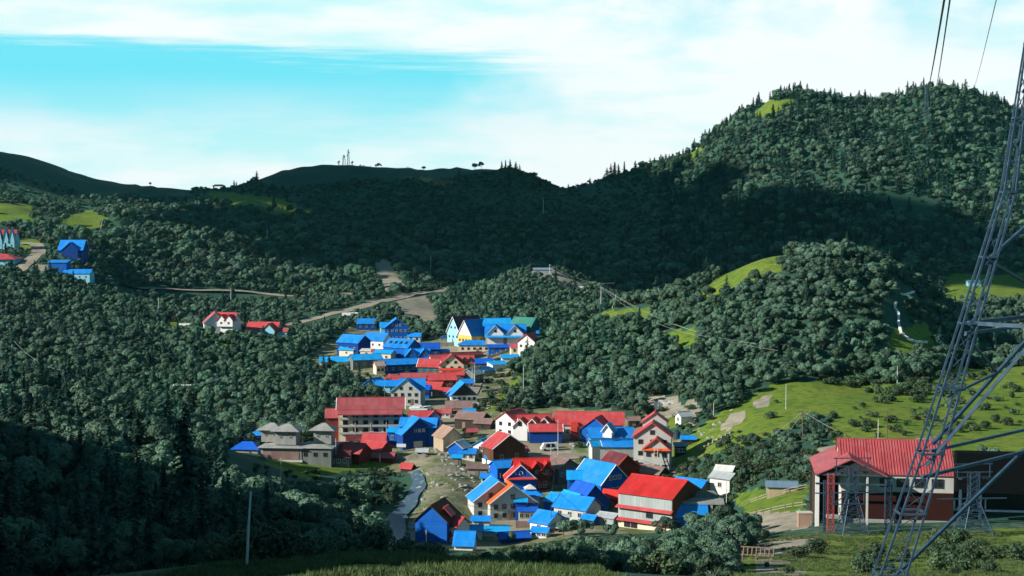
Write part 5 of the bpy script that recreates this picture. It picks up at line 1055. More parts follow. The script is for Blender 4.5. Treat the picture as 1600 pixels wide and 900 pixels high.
# ------------------------------------------------------------------ trees
def quads_mesh(name, C, Nn, size, mat, aspect=1.5, extra=None):
    """leaf sized quads: centres C, normals Nn, sizes"""
    k = len(C); a = np.cross(Nn, rng.normal(size=(k, 3))); a /= np.linalg.norm(a, axis=1)[:, None]+1e-9
    b = np.cross(Nn, a); s = (np.asarray(size)*np.ones(k))[:, None]
    bend = Nn*s*.18
    V = np.stack([C-a*s*aspect*.5-bend, C-b*s*.5, C+a*s*aspect*.5-bend, C+b*s*.5], 1).reshape(-1, 3)
    me = bpy.data.meshes.new(name); me.vertices.add(len(V)); me.vertices.foreach_set('co', V.astype(np.float32).ravel())
    me.loops.add(4*k); me.loops.foreach_set('vertex_index', np.arange(4*k, dtype=np.int32))
    me.polygons.add(k); me.polygons.foreach_set('loop_start', np.arange(0, 4*k, 4, dtype=np.int32)); me.polygons.foreach_set('loop_total', np.full(k, 4, np.int32))
    me.update(calc_edges=True); me.materials.append(mat); return me
def unit(v): return v/(np.linalg.norm(v, axis=1)[:, None]+1e-9)
def broad_leaves(nl, leaf, H=6.0, wide=.40, low=.22, lobes=15, jit=.26):
    C = []; Nn = []
    for i in range(lobes):
        d = unit(rng.normal(size=(1, 3)))[0]; d[2] = abs(d[2])*.9-.25 if i > 3 else abs(d[2])+.3
        d /= np.linalg.norm(d)
        rr = rng.uniform(.55, .78)
        c = np.array([d[0]*wide*H*rr, d[1]*wide*H*rr, H*(low+.36)+d[2]*H*.36*rr])
        r = H*rng.uniform(.15, .24)
        m_ = nl//lobes; o = unit(rng.normal(size=(m_, 3))+np.array([d[0], d[1], d[2]+.35])*.75)
        C.append(c+o*r*rng.uniform(.84, 1.06, (m_, 1))*np.array([1, 1, .85])); Nn.append(unit(o+rng.normal(size=(m_, 3))*jit))
    C = np.concatenate(C); Nn = np.concatenate(Nn)
    return C, Nn, leaf*rng.uniform(.6, 1.3, len(C))
def broad_trunk(H=6.0):
    mb = MB(); a = rng.uniform(-.05, .05, 2)*H
    mb.tube([(0, 0, -.6), (a[0]*.4, a[1]*.4, H*.2), (a[0], a[1], H*.45), (a[0]*1.2, a[1]*1.2, H*.72)], [.03*H, .022*H, .016*H, .006*H])
    for i in range(6):
        t = i*1.05+rng.uniform(0, .6); z = H*rng.uniform(.18, .42); q = H*rng.uniform(.2, .3)
        mb.tube([(a[0]*z/H*2, a[1]*z/H*2, z), (math.cos(t)*q*.6, math.sin(t)*q*.6, z+H*.12), (math.cos(t)*q, math.sin(t)*q, z+H*.26)], [.012*H, .009*H, .003*H], n=5)
    return mb
def conifer_leaves(H=14.0, tiers=18, per=8, seg=5, leaf=.55, spread=.19, gap=.12):
    C = []; Nn = []; sz = []
    for t in range(tiers):
        f = t/(tiers-1); z = H*(gap+(1-gap)*f**.92)*.985; r = H*spread*(1-f)**.8*rng.uniform(.55, 1.2)+.15; lean_ = rng.uniform(0, 6.28)
        for b in range(max(3, int(per*(1-.5*f)))):
            a = rng.uniform(0, 2*math.pi); L = r*rng.uniform(.5, 1.2)*(1+.28*math.cos(a-lean_))
            for s in range(seg):
                q = (s+.6)/seg; rad = L*q
                for side in (-1, 1):
                    wv = side*rng.uniform(.05, .20)*L*(1.15-q)
                    C.append((math.cos(a)*rad-math.sin(a)*wv, math.sin(a)*rad+math.cos(a)*wv, z-.32*L*q**1.4+rng.uniform(-.12, .12)))
                    nn = np.array([math.cos(a)*.55, math.sin(a)*.55, 1.0])+rng.normal(size=3)*.35; Nn.append(nn/np.linalg.norm(nn)); sz.append(leaf*rng.uniform(.7, 1.25)*(1-.35*f))
    return np.array(C), np.array(Nn), np.array(sz)
def conifer_trunk(H=14.0):
    mb = MB(); mb.tube([(0, 0, -.8), (.02*H*.2, 0, H*.3), (0, .01*H*.3, H*.65), (0, 0, H*.98)], [.019*H, .014*H, .008*H, .001*H])
    for i in range(26):
        z = H*rng.uniform(.1, .9); a = rng.uniform(0, 6.28); L = H*.15*(1-z/H)+.2
        mb.tube([(0, 0, z), (math.cos(a)*L, math.sin(a)*L, z-.25*L)], [.004*H, .001*H], n=4)
    return mb
def shrub_leaves(nl, leaf, H=1.6):
    C = []; Nn = []
    for i in range(9):
        a = rng.uniform(0, 6.28); q = rng.uniform(0, .62)*H; c = np.array([math.cos(a)*q, math.sin(a)*q, H*rng.uniform(.28, .62)]); r = H*rng.uniform(.24, .4)
        o = unit(rng.normal(size=(nl//9, 3))+np.array([0, 0, .45])); C.append(c+o*r*rng.uniform(.7, 1.15, (nl//9, 1))); Nn.append(unit(o+rng.normal(size=o.shape)*.32))
    C = np.concatenate(C); C[:, 2] = np.maximum(C[:, 2], .02); return C, np.concatenate(Nn), leaf*rng.uniform(.6, 1.3, len(C))
def shrub_trunk(H=1.6):
    mb = MB()
    for i in range(7):
        a = i*.9; mb.tube([(0, 0, -.3), (math.cos(a)*.2*H, math.sin(a)*.2*H, .35*H), (math.cos(a)*.45*H, math.sin(a)*.45*H, .7*H)], [.028*H, .018*H, .006*H], n=5)
    return mb
def joined(name, leaves, trunk, lm, aspect=1.5):
    me = quads_mesh(name, *leaves, lm, aspect)
    import bmesh
    bm = bmesh.new(); bm.from_mesh(me); tm = trunk.mesh(name+'_stem', [M['bark']]); k = len(bm.faces); bm.from_mesh(tm); bm.faces.ensure_lookup_table()
    for f in bm.faces[k:]: f.material_index = 1
    bm.to_mesh(me); bm.free(); bpy.data.meshes.remove(tm); me.materials.append(M['bark']); return me
KIND = {
 'broadleaf_tree': dict(H=6.0, lm=M['broad'], near=[(quads_mesh('crown', *broad_leaves(2600, .34, wide=w_, low=l_, lobes=lb), M['broad']), broad_trunk().mesh('trunk', [M['bark']])) for w_, l_, lb in ((.42, .2, 16), (.36, .24, 14), (.46, .16, 18), (.40, .22, 12), (.33, .3, 13))],
      far=[joined('broadleaf', broad_leaves(1700, .38, wide=w_, low=l_, lobes=lb), broad_trunk(), M['broad']) for w_, l_, lb in ((.44, .18, 14), (.34, .24, 9), (.52, .10, 18), (.40, .2, 7), (.30, .34, 12), (.58, .04, 13))]),
 'conifer_tree': dict(H=14.0, lm=M['con'], near=[(quads_mesh('crown', *conifer_leaves(tiers=t_, per=p_, seg=6, leaf=.5, spread=s_, gap=g_), M['con'], 2.0), conifer_trunk().mesh('trunk', [M['bark']])) for t_, p_, s_, g_ in ((22, 11, .24, .10), (20, 10, .28, .12), (24, 11, .21, .08), (17, 9, .30, .16))],
      far=[joined('conifer', conifer_leaves(tiers=t_, per=9, seg=4, leaf=1.05, spread=s_, gap=.1), conifer_trunk(), M['con'], 1.8) for t_, s_ in ((15, .27), (13, .32), (16, .23))]),
 'shrub': dict(H=1.6, lm=M['shr'], near=[(quads_mesh('foliage', *shrub_leaves(900, .16), M['shr']), shrub_trunk().mesh('stem', [M['bark']])) for _ in range(3)],
      far=[joined('bush', shrub_leaves(320, .26), shrub_trunk(), M['shr']) for _ in range(2)])}
def jitter(y0, y1, step, umax=.42):
    out = []
    y = y0
    while y < y1:
        xs_ = np.arange(-umax*y, umax*y, step); k = len(xs_)
        out.append(np.stack([xs_+rng.uniform(-.48, .48, k)*step, y+rng.uniform(-.48, .48, k)*step], 1)); y += step
    return np.concatenate(out)
CLEAR = np.array(CLEARINGS) if CLEARINGS else np.zeros((0, 3))
def free(x, y):
    ok = np.ones(len(x), bool)
    for cx, cy, r in CLEAR: ok &= (x-cx)**2+(y-cy)**2 > r*r
    return ok
T = []      # kind, x, y, height, zone
def sow(pts, kind_f, h_f, dens, block=None, zone=''):
    x, y = pts[:, 0], pts[:, 1]
    ok = free(x, y) & ~cover(x, y, GRASS+DIRT+BARE+VILLAGE+STREET+(block or []), 5)
    d = fbm(x, y, 45+y*.03, 3, 51); ok &= rng.uniform(size=len(x)) < np.clip(dens+(d-.5)*1.6, 0.05, 1)
    x, y = x[ok], y[ok]; z = zat(x, y); px, py = project(x, y, z)
    for i in range(len(x)):
        k = kind_f(px[i], py[i], x[i], y[i]); T.append((k, x[i], y[i], z[i], h_f(k, px[i], y[i])))
def kA(px, py, x, y):
    if px < 420 and random.random() < .22+.15*(px < 250): return 'conifer_tree'
    return 'broadleaf_tree' if random.random() < (.9 if px < 640 else .75) else 'shrub'
def hA(k, px, y):
    if k == 'conifer_tree': return random.uniform(5, 10)
    if k == 'shrub': return random.uniform(1.2, 2.4)
    f = 1 if px < 650 else (.62 if px < 930 else .85)
    if y < 200: f *= .75
    return random.uniform(3.6, 6.8)*f
NOFRONT = [([(560, 690), (700, 690), (700, 905), (560, 905)], 270, 420)]
sow(jitter(128, 285, 4.0, .46), kA, hA, .95, [([(1185, 780), (1900, 780), (1900, 1000), (1185, 1000)], 100, 330)])
sow(jitter(285, 430, 4.3, .46), lambda px, py, x, y: kA(px, py, x, y) if px < 640 else ('broadleaf_tree' if random.random() < (.62 if px < 1290 else .25) else 'shrub'), lambda k, px, y: hA(k, px, y)*(1 if px < 640 else .72), .88)
kB = lambda px, py, x, y: 'conifer_tree' if random.random() < (.05 if px < 1000 else .03) else ('broadleaf_tree' if random.random() < .93 else 'shrub')
hB = lambda k, px, y: random.uniform(7, 12) if k == 'conifer_tree' else (random.uniform(1.3, 2.6) if k == 'shrub' else random.triangular(2.0, 7.0, 4.0))
sow(jitter(430, 720, 3.7), kB, hB, 1.0); sow(jitter(430, 1060, 6.5), lambda px, py, x, y: 'shrub', lambda k, px, y: random.uniform(1.2, 3.0), .6); sow(jitter(720, 1060, 4.8), kB, hB, 1.0)
kC = lambda px, py, x, y: 'conifer_tree' if random.random() < (.50 if px > 1030 else .02) else ('broadleaf_tree' if px > 1030 or random.random() < .45 else 'shrub')
hC = lambda k, px, y: random.uniform(2, 4.5) if k == 'shrub' else random.uniform(7, 15) if k == 'conifer_tree' else random.uniform(6, 11)*(1 if px > 1000 or y < 1500 else (.75 if y < 1780 else .5))
sow(jitter(1060, 1500, 7.6), kC, hC, .95); sow(jitter(1500, 2060, 8.8), kC, hC, .9)
sow(jitter(1060, 2060, 8.2), lambda px, py, x, y: 'shrub', lambda k, px, y: random.uniform(1.8, 3.6), .8)
# ridge line trees, standing singly against the sky
for px, h in ((236, 5), (592, 7), (662, 6), (742, 9), (752, 10), (784, 11), (790, 12), (797, 13), (806, 12), (812, 11), (835, 9), (830, 7), (948, 13), (954, 17), (960, 18), (966, 14), (975, 16), (992, 13), (1003, 11), (1015, 13), (1022, 12), (1032, 14), (1050, 12)):
    c = (math.log(1700), math.log(2050)); ys_ = np.exp(np.linspace(*c, 300)); u = (px-800)/F; tt = zat(u*ys_, ys_)/ys_; y = ys_[int(np.argmax(tt))]
    T.append(('conifer_tree' if h > 10 else 'broadleaf_tree', u*y, y, float(zat(u*y, y)), h))
for px in np.cumsum(rng.choice([2.5, 4, 6, 9, 16, 22], 75))+1078:
    px = float(px)
    if px > 1640: break
    if 1188 < px < 1238: continue
    ys_ = np.exp(np.linspace(math.log(1350), math.log(1720), 300)); u = (px-800)/F; tt = zat(u*ys_, ys_)/ys_; y = ys_[int(np.argmax(tt))]-random.uniform(0, 30)
    kd = 'conifer_tree' if random.random() < .62 else 'broadleaf_tree'; T.append((kd, u*y, y, float(zat(u*y, y)), (random.uniform(7, 17) if px < 1400 else random.uniform(9, 21)) if kd == 'conifer_tree' else random.uniform(6, 12)))
# scattered bushes on the pastures
for poly, n_, y0, y1 in (([(1290, 640), (1440, 610), (1600, 570), (1600, 660), (1480, 690), (1300, 680)], 120, 330, 500), ([(1300, 570), (1480, 560), (1500, 620), (1380, 620), (1280, 600)], 300, 400, 520), ([(1080, 690), (1150, 640), (1340, 590), (1300, 640), (1200, 690)], 14, 340, 470), ([(1120, 690), (1290, 660), (1300, 760), (1150, 770)], 130, 300, 420), ([(740, 640), (760, 570), (830, 580), (840, 650)], 110, 400, 640), ([(640, 740), (700, 690), (900, 690), (1050, 720), (1040, 830), (680, 850)], 90, 300, 420), ([(560, 600), (600, 560), (780, 545), (780, 640), (600, 660)], 70, 420, 720), ([(1010, 640), (1080, 640), (1080, 670), (1010, 668)], 12, 400, 470), ([(620, 880), (700, 868), (720, 900), (620, 905)], 30, 110, 160), ([(560, 745), (640, 735), (650, 770), (600, 840), (560, 800)], 110, 290, 420), ([(560, 870), (585, 850), (640, 860), (650, 872), (560, 890)], 40, 230, 330), ([(590, 830), (650, 780), (660, 850), (640, 868), (590, 880)], 60, 270, 400), ([(1055, 740), (1140, 700), (1190, 720), (1190, 790), (1130, 780)], 160, 290, 420), ([(575, 716), (642, 722), (640, 748), (560, 748)], 90, 330, 420), ([(1060, 745), (1180, 745), (1190, 800), (1110, 800)], 120, 280, 400), ([(1190, 850), (1600, 830), (1600, 900), (1200, 900)], 26, 110, 255), ([(1440, 820), (1600, 815), (1600, 880), (1470, 880)], 60, 110, 255), ([(0, 880), (200, 900), (620, 872), (1000, 890), (1190, 890), (1190, 905), (0, 905)], 60, 105, 160),
                      ([(400, 730), (520, 722), (620, 720), (600, 740), (440, 745)], 40, 340, 420), ([(560, 255), (700, 262), (600, 262)], 12, 1800, 2050)):
    bx0, bx1 = min(p[0] for p in poly), max(p[0] for p in poly); by0, by1 = min(p[1] for p in poly), max(p[1] for p in poly); k = 0
    while k < n_:
        a, b_ = random.uniform(bx0, bx1), random.uniform(by0, by1); k += 1
        if not inpoly([a], [b_], poly)[0]: continue
        p = hit(a, b_, y0, 0, y1)
        if free(np.array([p.x]), np.array([p.y]))[0]: T.append(('shrub', p.x, p.y, p.z, random.uniform(.8, 2.6)*(1.5 if y0 > 1000 else 1)))
# single trees the photograph shows by themselves
SOLO = [('conifer_tree', 262, 690, 12.5, 240), ('conifer_tree', 290, 850, 17.5, 170), ('conifer_tree', 60, 880, 9, 170), ('conifer_tree', 110, 890, 6, 160), ('conifer_tree', 20, 870, 8, 175), ('conifer_tree', 185, 885, 5.5, 160), ('conifer_tree', 520, 850, 6, 190),
        ('broadleaf_tree', 905, 838, 4.6, 280), ('broadleaf_tree', 955, 845, 3.8, 275), ('broadleaf_tree', 880, 838, 3.4, 285), ('broadleaf_tree', 1040, 838, 5.0, 280), ('broadleaf_tree', 1085, 845, 5.4, 265), ('broadleaf_tree', 1130, 840, 5.8, 262), ('broadleaf_tree', 1160, 848, 5.0, 250), ('broadleaf_tree', 800, 850, 2.8, 285),
        ('shrub', 1280, 866, 2.4, 195), ('shrub', 425, 893, 2.6, 100), ('shrub', 640, 893, 2.2, 118), ('shrub', 665, 888, 2.4, 120), ('shrub', 1470, 850, 2.6, 160), ('shrub', 1495, 852, 2.8, 160)]
for k, px, py, h, ymin in SOLO:
    p = hit(px, py, ymin); T.append((k, p.x, p.y, p.z, h))
# ---- the biggest of each kind as trees of their own, the others as one wood per kind
LBL = {'broadleaf_tree': {'A': 'rounded dark green broadleaf tree on the near wooded slope left of the village', 'B': 'dark leafy tree in the thicket along the bottom edge below the village roofs', 'C': 'grey-green rounded broadleaf tree on the sunlit slopes beyond the near trees'},
       'conifer_tree': {'A': 'dark tiered conifer standing on the near wooded slope at lower left', 'B': 'dark tiered conifer near the thicket below the village', 'C': 'dark pointed conifer on the farther hillsides and ridges'},
       'shrub': {'A': 'low green bush among the trees of the near left slope', 'B': 'low green bush in the thicket and grass below the village', 'C': 'small round bush on the sunlit pasture above the red-roofed station'}}
GRP = {'broadleaf_tree': 'broadleaf trees of the slopes', 'conifer_tree': 'conifers of the slopes', 'shrub': 'bushes on grass and slopes'}
STF = {'broadleaf_tree': ('broadleaf_wood', 'mass of rounded grey-green broadleaf trees covering the hillsides', 'wood'), 'conifer_tree': ('conifer_wood', 'mass of dark pointed conifers on the mountain and ridges', 'wood'), 'shrub': ('scrub', 'mass of low bushes scattered over the hillsides', 'scrub')}
def wood(name, variants, arr, H):
    """one object: a point cloud that carries the trees beyond the nearest 300"""
    me = bpy.data.meshes.new(name); me.vertices.add(len(arr)); me.vertices.foreach_set('co', arr[:, 0:3].astype(np.float32).ravel())
    for an, cl_ in (('size', 3), ('turn', 4), ('slim', 5)): me.attributes.new(an, 'FLOAT', 'POINT').data.foreach_set('value', arr[:, cl_].astype(np.float32))
    me.attributes.new('variant', 'INT', 'POINT').data.foreach_set('value', (np.arange(len(arr)) % len(variants)).astype(np.int32))
    o = link(name, me); ng = bpy.data.node_groups.new(name, 'GeometryNodeTree')
    ng.interface.new_socket('Geometry', in_out='INPUT', socket_type='NodeSocketGeometry'); ng.interface.new_socket('Geometry', in_out='OUTPUT', socket_type='NodeSocketGeometry')
    gi = ng.nodes.new('NodeGroupInput'); go = ng.nodes.new('NodeGroupOutput'); jn = ng.nodes.new('GeometryNodeJoinGeometry')
    def attr(nm, ty):
        a = ng.nodes.new('GeometryNodeInputNamedAttribute'); a.data_type = ty; a.inputs['Name'].default_value = nm; return a.outputs['Attribute']
    for i, vm in enumerate(variants):
        src = bpy.data.objects.new(vm.name, vm)
        oi = ng.nodes.new('GeometryNodeObjectInfo'); oi.inputs['Object'].default_value = src; oi.transform_space = 'ORIGINAL'; oi.inputs['As Instance'].default_value = True
        cmp_ = ng.nodes.new('FunctionNodeCompare'); cmp_.data_type = 'INT'; cmp_.operation = 'EQUAL'
        ins = [s for s in cmp_.inputs if s.type == 'INT']; ng.links.new(attr('variant', 'INT'), ins[0]); ins[1].default_value = i
        cx = ng.nodes.new('ShaderNodeCombineXYZ'); ng.links.new(attr('turn', 'FLOAT'), cx.inputs[2])
        ip = ng.nodes.new('GeometryNodeInstanceOnPoints')
        ng.links.new(gi.outputs[0], ip.inputs['Points']); ng.links.new(cmp_.outputs[0], ip.inputs['Selection']); ng.links.new(oi.outputs['Geometry'], ip.inputs['Instance'])
        ng.links.new(cx.outputs[0], ip.inputs['Rotation']); sc_ = ng.nodes.new('ShaderNodeCombineXYZ'); ng.links.new(attr('slim', 'FLOAT'), sc_.inputs[0]); ng.links.new(attr('slim', 'FLOAT'), sc_.inputs[1]); ng.links.new(attr('size', 'FLOAT'), sc_.inputs[2]); ng.links.new(sc_.outputs[0], ip.inputs['Scale']); ng.links.new(ip.outputs[0], jn.inputs[0])
    ng.links.new(jn.outputs[0], go.inputs[0]); o.modifiers.new('trees', 'NODES').node_group = ng; return o
# the thicket before the village is low: the roofs stand clear of it
LIM = [(350, 716), (400, 742), (520, 744), (600, 742), (640, 760), (645, 868), (700, 872), (760, 858), (850, 848), (900, 838), (960, 836), (1030, 836), (1060, 826), (1100, 806), (1150, 800), (1185, 806), (1190, 812), (1240, 842), (1620, 842)]
def lim(k, x, y, z, h):
    px, py = project(x, y, z)
    if y > (395 if px < 900 else 336) or px < 350 or (px > 1190 and y > 262): return h
    t_ = float(np.interp(px, [a for a, _ in LIM], [b for _, b in LIM]))+random.uniform(-3, 10)
    hh = (py-t_)*y/F
    if hh <= .9: return random.uniform(.8, 1.4) if px < 642 and hh > -1.5 and random.random() < .6 else 0
    return min(h, hh)
ROAD_LIM = [([(1085, 458), (1150, 421), (1214, 394)], 480, 597, .12), ([(912, 504), (940, 489), (985, 480), (1035, 478)], 480, 640, .1), ([(425, 515), (500, 501), (560, 487), (620, 471), (660, 463), (708, 456)], 640, 1010, .05), ([(183, 454), (250, 458), (330, 461), (420, 466), (500, 468), (592, 470)], 800, 1000, .3)]
def road_lim(t):
    px, py = project(t[1], t[2], t[3])
    for ln, y0, y1, ex in ROAD_LIM:
        if ln[0][0] < px < ln[-1][0] and y0 < t[2] < y1 and random.random() > ex:
            q = float(np.interp(px, [a for a, _ in ln], [b for _, b in ln]))
            if py > q-2:
                hh = (py-q)*t[2]/F
                if hh < .8: return None
                t = (*t[:4], min(t[4], hh))
    return t
SOLO_SET = {(t[1], t[2]) for t in T[-len(SOLO):]}
T = [(t[0], t[1], t[2], t[3], t[4] if (t[1], t[2]) in SOLO_SET else lim(*t)) for t in T]; T = [t for t in T if t[4] > 0]; T = [t for t in map(road_lim, T) if t]
RV = [(636, 735), (670, 742), (664, 790), (645, 830), (622, 872), (580, 872), (596, 830), (616, 800), (634, 770)]
def off_stream(t):
    if t[2] > 375: return True
    a_, b_ = project(t[1], t[2], t[3]+t[4]*np.array([.15, .5, .95])); return not inpoly(a_, b_, RV).any()
T = [t for t in T if off_stream(t)]
T = [(('shrub' if t[0] == 'broadleaf_tree' and t[4] < 2.0 else t[0]), *t[1:]) for t in T]
count = {}
for kind, K in KIND.items():
    sub = [t for t in T if t[0] == kind]
    arr = np.array([t[1:] for t in sub]); x, y, z, h = arr.T
    px, py = project(x, y, z+h*.85); vis = visible(x, y, z+h*.8) & (px > -10) & (px < 1610) & (py < 912)
    score = np.where(vis, h/y, 0); order = np.argsort(-score); top = order[:295]; rest = order[295:]
    for i in top:
        if score[i] <= 0: continue
        z_ = 'A' if (y[i] < 440 and px[i] < 640) else ('B' if y[i] < 300 else 'C')
        cr, tr = random.choice(K['near']); r = thing(kind, LBL[kind][z_], {'broadleaf_tree': 'tree', 'conifer_tree': 'conifer', 'shrub': 'bush'}[kind], (x[i], y[i], z[i]-.05), random.uniform(0, 6.28), GRP[kind]+{'A': ' at lower left', 'B': ' below the village', 'C': ' farther off'}[z_])
        s = h[i]/K['H']; r.scale = (s*random.uniform(.9, 1.15), s*random.uniform(.9, 1.15), s)
        link('crown' if kind != 'shrub' else 'foliage', cr, r); link('trunk' if kind != 'shrub' else 'stem', tr, r)
    a2 = np.stack([x[rest], y[rest], z[rest]-.1, h[rest]/K['H'], rng.uniform(0, 6.28, len(rest)), h[rest]/K['H']*rng.uniform(.72, 1.35, len(rest))], 1)
    nm, lb, ct = STF[kind]
    o = wood(nm, K['far'], a2, K['H']); tag(o, lb, ct, kind='stuff'); count[kind] = len(sub)
print('trees', count)

# ---- tufts of grass on the near strip and the field
bl = MB()
for i in range(46):
    a = random.uniform(0, 6.28); q = random.uniform(0, .38); x, y = math.cos(a)*q, math.sin(a)*q; hh = random.uniform(.16, .42); lx, ly = random.uniform(-.2, .2), random.uniform(-.2, .2); w_ = .03
    ca_, sa_ = math.cos(a*3), math.sin(a*3); bl.poly([(x-w_*ca_, y-w_*sa_, -.03), (x+w_*ca_, y+w_*sa_, -.03), (x+lx+w_*.2*ca_, y+ly+w_*.2*sa_, hh)])
gm = leaf_mat('grass_blades', (.050, .105, .022), (.090, .140, .032), (.125, .145, .050)); tuft = bl.mesh('tuft', [gm])
gp = np.concatenate([np.stack([rng.uniform(-32, 26, 16000), rng.uniform(70, 126, 16000)], 1), np.stack([rng.uniform(22, 82, 22000), rng.uniform(105, 262, 22000)], 1)])
ok = free(gp[:, 0], gp[:, 1]) & cover(gp[:, 0], gp[:, 1], GRASS, 4) & (fbm(gp[:, 0], gp[:, 1], 9, 3, 77) > .42)
gp = gp[ok]; gs = rng.uniform(.5, 1.5, len(gp))*np.where(gp[:, 1] > 300, 1.2, np.where(gp[:, 0] > 22, .62, .8)); o = wood('grass', [tuft], np.stack([gp[:, 0], gp[:, 1], zat(gp[:, 0], gp[:, 1]), gs, rng.uniform(0, 6.28, len(gp)), gs*1.3], 1), 1); tag(o, 'rough grass on the near strip, the field and the pasture', 'grass', kind='stuff')
# ------------------------------------------------------------------ light and sky
SHADE_CLOUD = [(px, Y, 95) for px, Y in ((-90, 1960), (0, 1960), (90, 1940), (170, 1920), (480, 1960), (600, 2050), (700, 2050), (450, 2030), (420, 1800), (520, 1780), (620, 1750), (720, 1750), (820, 1780), (920, 1750), (1000, 1650), (560, 1980), (680, 1990), (780, 1990), (880, 1930), (560, 1600), (660, 1580), (760, 1560), (860, 1550), (960, 1500), (640, 1420), (740, 1400), (840, 1380), (940, 1330), (1040, 1300), (1060, 1450), (700, 1310), (820, 1220), (920, 1180), (1020, 1150), (1120, 1120), (1220, 1110), (1320, 1090), (1420, 1060), (1500, 1040), (1150, 1230), (1260, 1200), (-40, 1850), (60, 1850), (160, 1830))]
AZ, EL = R(20), R(27)                      # sun from the left, a little to the camera's side
S = Vector((-math.cos(AZ)*math.cos(EL), -math.sin(AZ)*math.cos(EL), math.sin(EL)))
sun = bpy.data.lights.new('sun', 'SUN'); sun.energy = 5.0; sun.angle = R(.5); sun.color = (1, .95, .86)
so = link('sun', sun); so.rotation_euler = S.to_track_quat('Z', 'Y').to_euler()
w = bpy.data.worlds.new('World'); sc.world = w; w.use_nodes = True
t = w.node_tree; t.nodes.clear(); n = N(t)
tc = n('ShaderNodeTexCoord').outputs['Generated']
sky = n('ShaderNodeTexSky', sky_type='NISHITA'); sky.sun_disc = False
sky.sun_elevation = EL; sky.sun_rotation = math.atan2(S.x, S.y); sky.altitude = 2500; sky.air_density = 1.0; sky.dust_density = .6
skc = n.mix(1.0, sky.outputs[0], (.016, .054, .060, 1), 'MULTIPLY')
sx = n('ShaderNodeSeparateXYZ', {0: tc}); X, Y, Z = sx.outputs
h = n.math('SQRT', n.math('ADD', n.math('MULTIPLY', X, X), n.math('MULTIPLY', Y, Y)))
e = n.math('DIVIDE', Z, n.math('MAXIMUM', h, .02)); az = n.math('ARCTAN2', X, Y)
def noise(sx_, sy_, scale, d=6, off=0, r=.55):
    v = n('ShaderNodeCombineXYZ', {0: n.math('ADD', n.math('MULTIPLY', az, sx_), off), 1: n.math('MULTIPLY', e, sy_), 2: off}).outputs[0]
    return n('ShaderNodeTexNoise', {'Vector': v, 'Scale': scale, 'Detail': d, 'Roughness': r}).outputs[0]
n1 = noise(3, 14, 2.2, 8); n2 = noise(1.5, 30, 2.0, 7, 3.1); n3 = noise(5, 9, 2.6, 8, 8.2)
# blue-green gap between the streak of cloud above and the bright bank below
top = n.math('ADD', n.math('ADD', e, n.math('ADD', n.math('MULTIPLY', n.math('SUBTRACT', n2, .5), .05), n.math('MULTIPLY', n.math('SUBTRACT', noise(4, 90, 3.0, 8, 5.5, .65), .5), .03))), n.math('MULTIPLY', az, .02))
gap = n.math('MULTIPLY', n.sstep(e, .036, .096), n.math('SUBTRACT', 1.0, n.sstep(top, .092, .110)))
azw = n.math('ADD', az, n.math('MULTIPLY', n.math('SUBTRACT', n3, .5), .22))
gap = n.math('MULTIPLY', gap, n.math('SUBTRACT', 1.0, n.sstep(azw, -.07, .08)))
palec = (.40, .645, .655, 1); cyan = (.12, .54, .64, 1); white = (.66, .685, .68, 1)
bank = n.ramp(n.math('ADD', n1, n.math('MULTIPLY', n.sstep(az, -.12, .12), .13)), [(.40, 0), (.60, 1)])
low = n.mix(bank, palec, white)
low = n.mix(gap, low, cyan)
# second thin break at the upper right
br = n.math('MULTIPLY', n.math('MULTIPLY', n.sstep(e, .085, .135), n.sstep(az, -.01, .06)), n.ramp(n3, [(.42, 0), (.62, .8)]))
low = n.mix(br, low, (.30, .58, .64, 1))
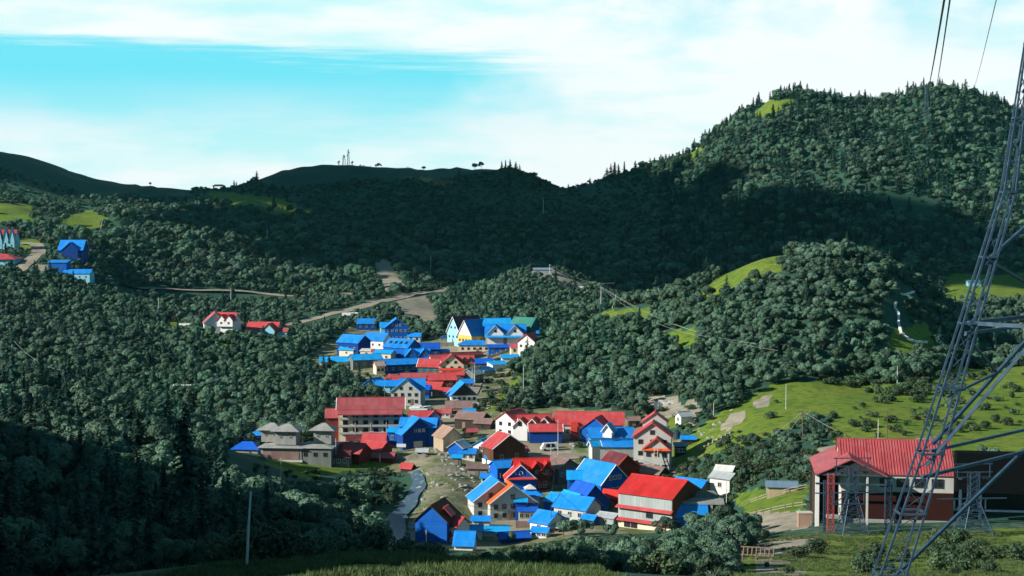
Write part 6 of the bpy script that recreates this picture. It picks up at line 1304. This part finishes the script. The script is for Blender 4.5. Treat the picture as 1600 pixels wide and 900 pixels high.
# overhead: blue sky with broken cloud, darker than the horizon bank
cl = n('ShaderNodeTexNoise', {'Vector': tc, 'Scale': 2.4, 'Detail': 8, 'Roughness': .55}).outputs[0]
up = n.mix(n.ramp(cl, [(.50, 0), (.66, .8)]), skc, (.17, .29, .31, 1))
upm = n.sstep(e, .15, .42)
back = n.math('SUBTRACT', 1.0, n.sstep(n.math('ABSOLUTE', az), .6, 1.2))
low = n.mix(n.math('SUBTRACT', 1.0, n.math('MULTIPLY', back, n.math('SUBTRACT', 1.0, upm))), low, up)
bg = n('ShaderNodeBackground', {0: low, 1: 1.0})
n('ShaderNodeOutputWorld', {0: bg.outputs[0]})
vs = sc.view_settings; vs.view_transform = 'Standard'; vs.look = 'None'; vs.exposure = 0; vs.gamma = 1; vs.use_curve_mapping = False
sc.cycles.max_bounces = 5; sc.cycles.diffuse_bounces = 2; sc.cycles.glossy_bounces = 2; sc.cycles.transparent_max_bounces = 4; sc.cycles.transmission_bounces = 2
vs.exposure = .62
# cloud added out of view at left, casting shade over the back ridge
cm = bpy.data.materials.new('shade_cloud'); n = N(nt(cm)); finish(n, (.85, .86, .88, 1), 1, None, 0)
import bmesh
bm = bmesh.new(); TC = 1950.0; org = None
for px, Y, r_ in SHADE_CLOUD:
    u = (px-800)/F; q = Vector((u*Y, Y, float(zat(u*Y, Y))))+S*TC
    for k in range(5):
        c = q+Vector((random.uniform(-.6, .6)*r_, random.uniform(-.6, .6)*r_, random.uniform(-.2, .3)*r_)); org = org or q
        mt = __import__('mathutils').Matrix.Translation(c-org) @ __import__('mathutils').Matrix.Diagonal((*(Vector((1, 1, .7))*r_*random.uniform(.55, .85)), 1))
        bmesh.ops.create_icosphere(bm, subdivisions=2, radius=1, matrix=mt)
me_ = bpy.data.meshes.new('cloud'); bm.to_mesh(me_); bm.free(); me_.materials.append(cm); me_.polygons.foreach_set('use_smooth', np.ones(len(me_.polygons), bool))
o = link('cloud', me_, None, org); tag(o, 'unseen white cloud added left of the valley to shade the back ridge', 'cloud', kind='stuff')

# ---- a little blue-green air between here and the far ridges
hz = bpy.data.materials.new('haze_air'); t = nt(hz); n = N(t)
pv = n('ShaderNodeVolumePrincipled', {'Color': (.24, .85, .95, 1), 'Density': .000015, 'Anisotropy': 0.0}); ou = n('ShaderNodeOutputMaterial'); t.links.new(pv.outputs[0], ou.inputs['Volume'])
zlo, zhi = float(ZZ.min())-1, max(float(ZZ.max()), 160.)+40
mb = MB(); mb.box((-1500, 5400, (zlo+zhi)/2), (28000, 12000, zhi-zlo)); o = mb.build('haze', [hz]); tag(o, kind='stuff')
print('haze', zlo, zhi, 'cloud', min(v.co.z for v in me_.vertices)+org.z)
